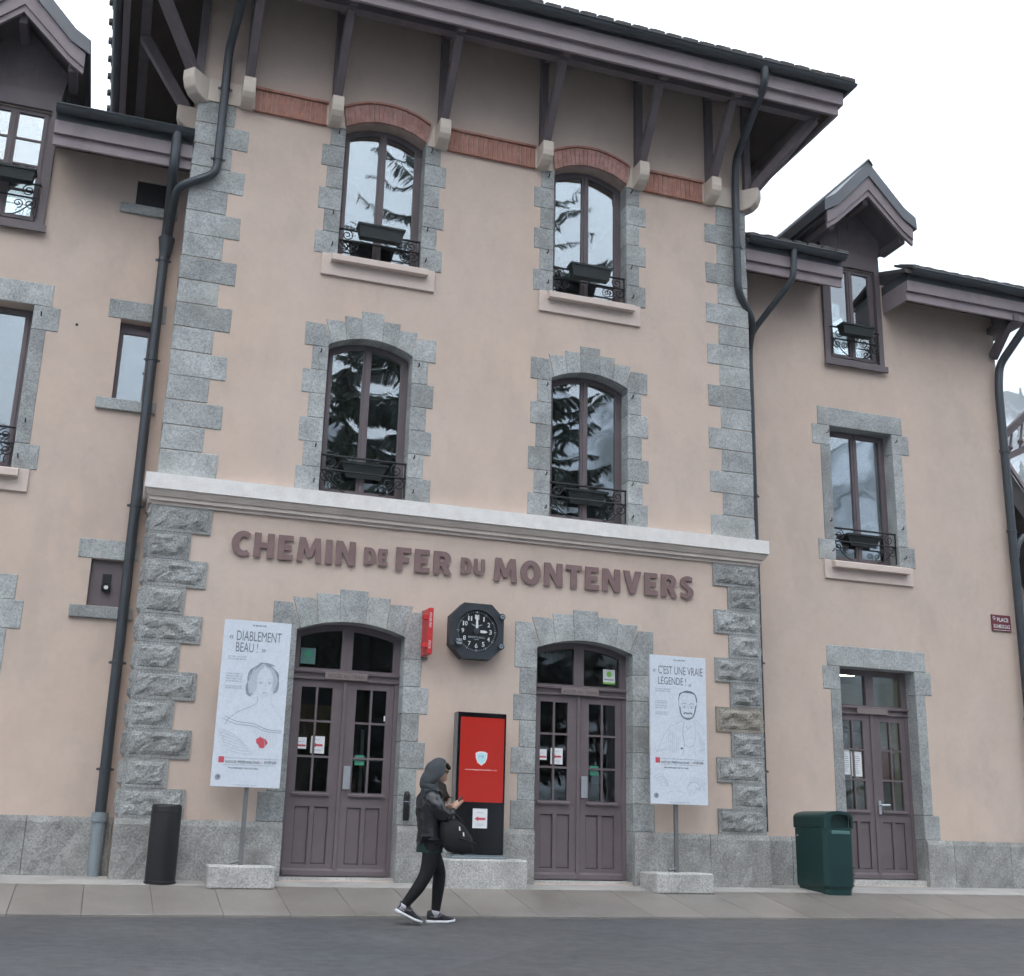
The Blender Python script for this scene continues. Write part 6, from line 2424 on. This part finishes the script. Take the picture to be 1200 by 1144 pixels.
hb.add(vs, fs, 0)
hb.f += [list(q) for q in fs2]
hb.mi += [1]*len(fs2)
pbuild(hb, 'hood', ['hood_cloth', 'hood_lining'])
pskin('hood_drape', [((-0.010, 0, 1.285), (0.100, 0.095)), ((-0.030, 0, 1.235), (0.120, 0.115)), ((-0.05, 0, 1.20), (0.11, 0.10))], [(0, 1), (1, 2)], 'hood_cloth')
# hair: fringe under the hood and strands falling over the chest
hr = MB()
for k in range(11):
    y = -0.055+0.011*k
    hr.tube([(0.080, y, 1.485), (0.125, y*1.05, 1.462), (0.150, y*1.1, 1.430), (0.152, y*1.15, 1.412)], [0.012, 0.013, 0.011, 0.005], 6)
for sg in (-1, 1):
    for k in range(6):
        for q in (0, 1):
            e_ = random.uniform(-0.03, 0.03)
            hr.tube([(0.012+0.014*k, sg*0.058, 1.315-0.006*k), (0.030+0.014*k+0.006*q, sg*0.066, 1.265), (0.052+0.014*k, sg*(0.080-0.006*k+0.01*q), 1.205), (0.070+0.014*k+0.01*q, sg*(0.092-0.006*k+0.01*q), 1.155), (0.090+0.018*k+e_*0.4, sg*(0.100-0.006*k), 1.085+0.008*k+e_)], [0.010, 0.012, 0.010, 0.007, 0.001], 6)
pbuild(hr, 'hair', 'hair')
sgm = MB()
for sg in (-1, 1):
    c_ = Vector((0.140, sg*0.034, 1.385))
    vs = []
    for dx in (0, -0.006):
        for i in range(12):
            a = 2*math.pi*i/12
            vs.append(c_+Vector((dx, 0, 0))+tilt @ Vector((0.006*math.cos(a), 0.028*math.cos(a), 0.021*math.sin(a))))
    sgm.add(vs, [tuple(range(12)), tuple(range(23, 11, -1))]+[(i, i+12, (i+1) % 12+12, (i+1) % 12) for i in range(12)])
    sgm.tube([(0.138, sg*0.060, 1.390), (0.07, sg*0.071, 1.410)], 0.006, 6)
pbuild(sgm, 'sunglasses', 'black_gloss', smooth=False)
lp = MB()
lp.tube([(0.112, -0.020, 1.312), (0.122, -0.008, 1.310), (0.122, 0.008, 1.310), (0.112, 0.020, 1.312)], [0.003, 0.006, 0.006, 0.003], 6)
pbuild(lp, 'lips', 'lips')


def shoe(ax, ay, az, pitch, toe_drop):
    """running shoe: upper, white sole, trim"""
    rot = Matrix.Rotation(pitch, 3, 'Y')
    org = Vector((ax, ay, az))

    def T(p):
        return org+rot @ (Vector(p)*1.12)
    secs = [(-0.070, 0.026, 0.075), (-0.045, 0.034, 0.085), (0.0, 0.034, 0.080), (0.04, 0.036, 0.060), (0.09, 0.041, 0.040), (0.13, 0.038, 0.030), (0.160, 0.022, 0.020)]
    n = 12
    for nm, mt, z0_, full in (('shoe', 'shoe', 0.022, 1), ('sole', 'shoe_sole', 0.0, 0)):
        mb = MB()
        vs, fs = [], []
        for (x, hw, hh) in secs:
            for i in range(n):
                a = 2*math.pi*i/n
                if full:
                    y, z = hw*math.cos(a)*(1 if math.sin(a) < 0.3 else 0.82), 0.022+hh*(0.5+0.5*math.sin(a))
                else:
                    x2 = x*1.06-0.001
                    y, z = (hw+0.005)*math.cos(a), 0.012+0.014*math.sin(a)*(1.1 if x < 0 else 0.9)+(0.012*max(0, x-0.09)/0.07)
                    vs.append(T((x2, max(-hw-0.004, min(hw+0.004, y*1.25)), z)))
                    continue
                vs.append(T((x, y, z)))
        for j in range(len(secs)-1):
            for i in range(n):
                fs.append((j*n+i, (j+1)*n+i, (j+1)*n+(i+1) % n, j*n+(i+1) % n))
        fs.append(tuple(range(n)))
        fs.append(tuple(range(len(secs)*n-1, (len(secs)-1)*n-1, -1)))
        mb.add(vs, fs)
        pbuild(mb, nm, mt, fix=True)
    mb = MB()
    for s_ in (-1, 1):
        mb.tube([T((-0.05, s_*0.031, 0.055)), T((-0.01, s_*0.036, 0.045)), T((0.03, s_*0.037, 0.060)), T((0.05, s_*0.030, 0.075))], 0.007, 6)
    for k in range(4):
        x = 0.025+0.020*k
        z = 0.094-0.013*k
        mb.tube([T((x, -0.022, z-0.012)), T((x, 0, z)), T((x, 0.022, z-0.012))], 0.005, 6)
    pbuild(mb, 'shoe_trim', 'shoe_trim')


shoe(0.100, 0.075, 0.0, 0.0, 0)
shoe(-0.256, -0.08, 0.077, R(25), 0)
sk_ = MB()
sk_.tube([(0.090, 0.075, 0.055), (0.094, 0.075, 0.085), (0.098, 0.075, 0.112)], [0.040, 0.043, 0.043], 12)
sk_.tube([(-0.278, -0.08, 0.125), (-0.265, -0.08, 0.150), (-0.252, -0.08, 0.172)], [0.040, 0.043, 0.043], 12)
pbuild(sk_, 'sock', 'sock')

# phone and bag held by the person
PH = MB()
PH.beam((PXc+0.215, PYc-0.012, PG+1.075), (PXc+0.30, PYc-0.012, PG+1.165), 0.070, 0.010, upv=(-0.7, 0, 0.7))
o = PH.build('phone', 'black_gloss', None, bevel=0.003, at=(PXc+0.25, PYc-0.01, PG+1.1))
tag(o, 'black phone held in the hands of the hooded person', 'phone')

BG = thing('shoulder_bag', (PXc+0.20, PYc-0.16, PG+0.70), 'large black bag slung in front of the hooded person', 'bag')
bo = BG.location
mb = MB()
bc = Vector((PXc+0.205, PYc-0.17, PG+0.80))
n_, m_ = 36, 22
vs, fs = [], []
for j in range(m_+1):
    ph = math.pi*j/m_
    for i in range(n_):
        th = 2*math.pi*i/n_
        x, y, z = math.cos(th)*math.sin(ph), math.sin(th)*math.sin(ph), math.cos(ph)
        sq = lambda t, e: math.copysign(abs(t)**e, t)
        x, y, z = sq(x, 0.58), sq(y, 0.75), sq(z, 0.58)
        zz = z*0.165
        xx = x*(0.150-0.050*max(0, z)) + 0.03*(-z)
        yy = y*0.085*(1-0.25*max(0, z))
        if z > 0.2:
            xx -= 0.05*(z-0.2)
        zz += -0.02*x + 0.006*math.sin(7*x+3*z)
        k = 1+0.07*noise.fractal(Vector((xx*13, yy*13, zz*13)), 1.0, 2.0, 3)
        vs.append(bc+Vector((xx*k, yy*k, zz*k)))
for j in range(m_):
    for i in range(n_):
        fs.append((j*n_+i, j*n_+(i+1) % n_, (j+1)*n_+(i+1) % n_, (j+1)*n_+i))
mb.add(vs, fs)
mb.build('bag_body', 'bag_cloth', BG, smooth=True)
mb = MB()
P0 = Vector((PXc, PYc, PG))
mb.tube([P0+Vector((0.12, -0.19, 0.94)), P0+Vector((0.10, -0.215, 1.00)), P0+Vector((0.08, -0.26, 0.97)), P0+Vector((0.10, -0.245, 0.93))], 0.012, 6)
mb.tube([P0+Vector((0.25, -0.20, 0.93)), P0+Vector((0.17, -0.22, 1.0)), P0+Vector((0.10, -0.25, 0.985))], 0.012, 6)
mb.build('strap', 'bag_cloth', BG, smooth=True)
mb = MB()
mb.tube([P0+Vector((0.21, -0.262, 0.78)), P0+Vector((0.36, -0.225, 0.735)), P0+Vector((0.385, -0.19, 0.735))], 0.010, 6)
mb.build('pocket_seam', 'bag_cloth', BG, smooth=True)
mb = MB()
for x, z in ((0.205, 0.865), (0.245, 0.815)):
    mb.beam(P0+Vector((x, -0.266, z+0.018)), P0+Vector((x+0.004, -0.270, z-0.018)), 0.014, 0.008)
mb.build('zip_tag', 'print_white', BG)

# ------------------------------------------------------------------ trees and slopes across the square (seen in the window glass)
def spruce(loc, H, rb, label, seed, dens=1.0):
    rnd = random.Random(seed)
    t = thing('spruce_tree', loc, label, 'tree', 'spruces across the square')
    L0 = Vector(loc)
    mb = MB()
    mb.tube([L0+Vector((0, 0, -0.3)), L0+Vector((0.05, 0, H*0.4)), L0+Vector((0, 0.05, H*0.98))], [0.42*H/28, 0.27*H/28, 0.03], 10)
    mb.build('trunk', 'bark', t, smooth=True)
    lim, nd = MB(), MB()
    z = H*0.10
    while z < H*0.985:
        k = (z/H)
        rad = rb*(1-k)**0.78+0.25
        n = max(5, int(9*(1-k)*dens)+4)
        a0 = rnd.uniform(0, 6.28)
        for i in range(n):
            a = a0+6.283*i/n+rnd.uniform(-0.25, 0.25)
            r = rad*rnd.uniform(0.65, 1.12)
            zz = z+rnd.uniform(-0.3, 0.3)
            d = Vector((math.cos(a), math.sin(a), 0))
            s_ = Vector((-d.y, d.x, 0))
            pts = [L0+Vector((0, 0, zz))+d*(r*u)+Vector((0, 0, -r*0.20*u-0.10*r*math.sin(u*3.1)+0.16*r*u*u)) for u in (0, 0.35, 0.7, 1.0)]
            lim.tube(pts, [0.05, 0.035, 0.02, 0.006], 4, cap=False)
            m = max(5, int(r*(13.0 if k < 0.5 else 10.0)*dens))
            for q in range(m):
                u = (q+0.6)/m
                f = u*3
                i0 = min(2, int(f))
                p = pts[i0].lerp(pts[i0+1], f-i0)
                for _q in range(6):
                    sg = rnd.uniform(-1, 1)
                    ln = (0.18+(0.50 if k < 0.5 else 0.26)*(1-u))*rnd.uniform(0.4, 1.4)
                    dirv = (s_*sg*0.9+d*rnd.uniform(0.2, 0.7)+Vector((0, 0, rnd.uniform(-1.3, 0.1)))).normalized()
                    e_ = p+dirv*ln
                    wv = dirv.cross(Vector((rnd.uniform(-1, 1), rnd.uniform(-1, 1), rnd.uniform(-0.4, 1)))).normalized()*ln*(0.13 if k < 0.5 else 0.11)
                    nd.add([p-wv*0.5, p+wv*0.5, p.lerp(e_, 0.6)+wv, e_, p.lerp(e_, 0.6)-wv], [(0, 1, 2, 3, 4)])
        z += 0.55+0.35*(1-k)
    lim.build('limbs', 'bark', t)
    o = nd.build('crown', 'needles', t)
    return t


spruce((10.2, -21.0, -0.3), 38, 7.4, 'tallest dark spruce across the square, mirrored in the upper windows', 3)
spruce((7.3, -27.0, -0.3), 20, 5.0, 'mid sized dark spruce across the square, mirrored in the left arched window', 5, 0.8)
spruce((27.5, -30.0, -0.3), 15, 4.2, 'shorter dark spruce across the square, mirrored in the right wing window', 8, 0.7)


def bare_tree(loc, H, label, seed):
    rnd = random.Random(seed)
    t = thing('bare_tree', loc, label, 'tree')
    L0 = Vector(loc)
    tr, br = MB(), MB()

    def grow(p, d, l, r, lev):
        pts, rs = [p], [r]
        q = p
        for k in range(3):
            d = (d+Vector((rnd.uniform(-0.16, 0.16), rnd.uniform(-0.16, 0.16), rnd.uniform(-0.02, 0.12)))).normalized()
            q = q+d*l/3
            pts.append(q)
            rs.append(r*(1-0.2*(k+1)))
        (tr if lev == 0 else br).tube(pts, rs, 6 if lev < 2 else 4, cap=False)
        if lev >= 5:
            return
        for k in range(3 if lev < 4 else 2):
            nd_ = (d+Vector((rnd.uniform(-0.6, 0.6), rnd.uniform(-0.6, 0.6), rnd.uniform(0.0, 0.5)))).normalized()
            grow(pts[rnd.choice((2, 3, 3))], nd_, l*rnd.uniform(0.6, 0.78), rs[-1]*0.66, lev+1)
    grow(L0, Vector((0, 0, 1)), H*0.30, 0.16, 0)
    tr.build('trunk', 'bark', t, smooth=True)
    br.build('crown', 'bark', t)
    return t


bare_tree((16.6, -23.5, -0.3), 15.5, 'leafless tree across the square, mirrored in the right arched window', 4)
bare_tree((4.9, -17.0, -0.3), 9.5, 'small leafless tree across the square, mirrored low in the left arched window', 9)

# mountains: snow and forest mixed by a noise in the material
m, nt, b = new_mat('mountain')
L = nt.links.new
geo = N(nt, 'ShaderNodeNewGeometry')
n1 = N(nt, 'ShaderNodeTexNoise', Scale=0.022, Detail=8.0, Roughness=0.7)
mpn = N(nt, 'ShaderNodeMapping')
mpn.inputs['Scale'].default_value = (1, 1, 0.35)
L(geo.outputs['Position'], mpn.inputs['Vector'])
L(mpn.outputs[0], n1.inputs['Vector'])
rp = N(nt, 'ShaderNodeValToRGB')
rp.color_ramp.elements[0].position = 0.44
rp.color_ramp.elements[0].color = (0.045, 0.060, 0.060, 1)
rp.color_ramp.elements[1].position = 0.58
rp.color_ramp.elements[1].color = (0.62, 0.66, 0.72, 1)
L(n1.outputs['Fac'], rp.inputs[0])
L(rp.outputs[0], b.inputs['Base Color'])
b.inputs['Roughness'].default_value = 1.0
b.inputs['Specular IOR Level'].default_value = 0.05


def ridge(name, a0, a1, rad, hfun, seed, mat='mountain'):
    rnd = random.Random(seed)
    mb = MB()
    na, nr = int(abs(a1-a0)*30)+2, 9
    vs, fs = [], []
    ph = [rnd.uniform(0, 6.28) for _ in range(8)]
    for i in range(na+1):
        a = a0+(a1-a0)*i/na
        hh = hfun(a)*(1+0.10*math.sin(a*7+ph[0])+0.07*math.sin(a*17+ph[1])+0.04*math.sin(a*41+ph[2]))
        for j in range(nr+1):
            t = j/nr
            r = rad*(0.62+0.38*t)+18*math.sin(a*23+ph[3]+t*5)
            z = hh*t**1.15+(hh*0.05*math.sin(a*31+t*9+ph[4])*t)
            vs.append((math.sin(a)*r, math.cos(a)*r, z-0.5))
    for i in range(na):
        for j in range(nr):
            q = i*(nr+1)+j
            fs.append((q, q+1, q+nr+2, q+nr+1))
    mb.add(vs, fs)
    struct(mb.build(name, mat, None, smooth=True))

    def on(a, t):
        hh = hfun(a)*(1+0.10*math.sin(a*7+ph[0])+0.07*math.sin(a*17+ph[1])+0.04*math.sin(a*41+ph[2]))
        r = rad*(0.62+0.38*t)+18*math.sin(a*23+ph[3]+t*5)
        return (math.sin(a)*r, math.cos(a)*r, hh*t**1.15+(hh*0.05*math.sin(a*31+t*9+ph[4])*t)-0.5)
    return on


# behind the camera (reflected), azimuth measured from +y towards +x
ridge('mountain', R(95), R(265), 600, lambda a: 252 if a < R(150) else max(188, 252-(a-R(150))*215), 2)
# far right, beyond the station
slope = ridge('mountain', R(18), R(85), 700, lambda a: 268, 6)

# conifers standing on the far slope, too small to tell apart
fr = MB()
rnd = random.Random(12)
for k in range(900):
    a = R(rnd.uniform(30, 62))
    t = rnd.uniform(0.35, 1.0)
    h = rnd.uniform(9, 17)
    c = slope(a, t)
    c = (c[0], c[1], c[2]-3.0)
    for q in (0.0, 0.35, 0.65):
        n = 6
        rr = h*0.20*(1-q*0.85)
        vs = [(c[0]+rr*math.cos(6.283*i/n+q), c[1]+rr*math.sin(6.283*i/n+q), c[2]+h*(q+0.08)) for i in range(n)]+[(c[0], c[1], c[2]+h*min(1, q+0.48))]
        fr.add(vs, [(i, (i+1) % n, n) for i in range(n)])
o = fr.build('forest', 'needles', None)
o['kind'] = 'stuff'
o['label'] = 'misty conifer forest on the snowy slope at the right edge'

# valley mist
hz_ = MB()
hz_.box(-850, 850, -850, 850, -1.6, 340)
m, nt, b = new_mat('mist')
nt.nodes.remove(b)
pvn = nt.nodes.new('ShaderNodeVolumePrincipled')
pvn.inputs['Color'].default_value = (0.90, 0.94, 1.0, 1)
pvn.inputs['Density'].default_value = 0.0008
pvn.inputs['Anisotropy'].default_value = 0.2
nt.links.new(pvn.outputs[0], nt.nodes['Material Output'].inputs['Volume'])
o = hz_.build('haze', 'mist', None)
o['kind'] = 'stuff'
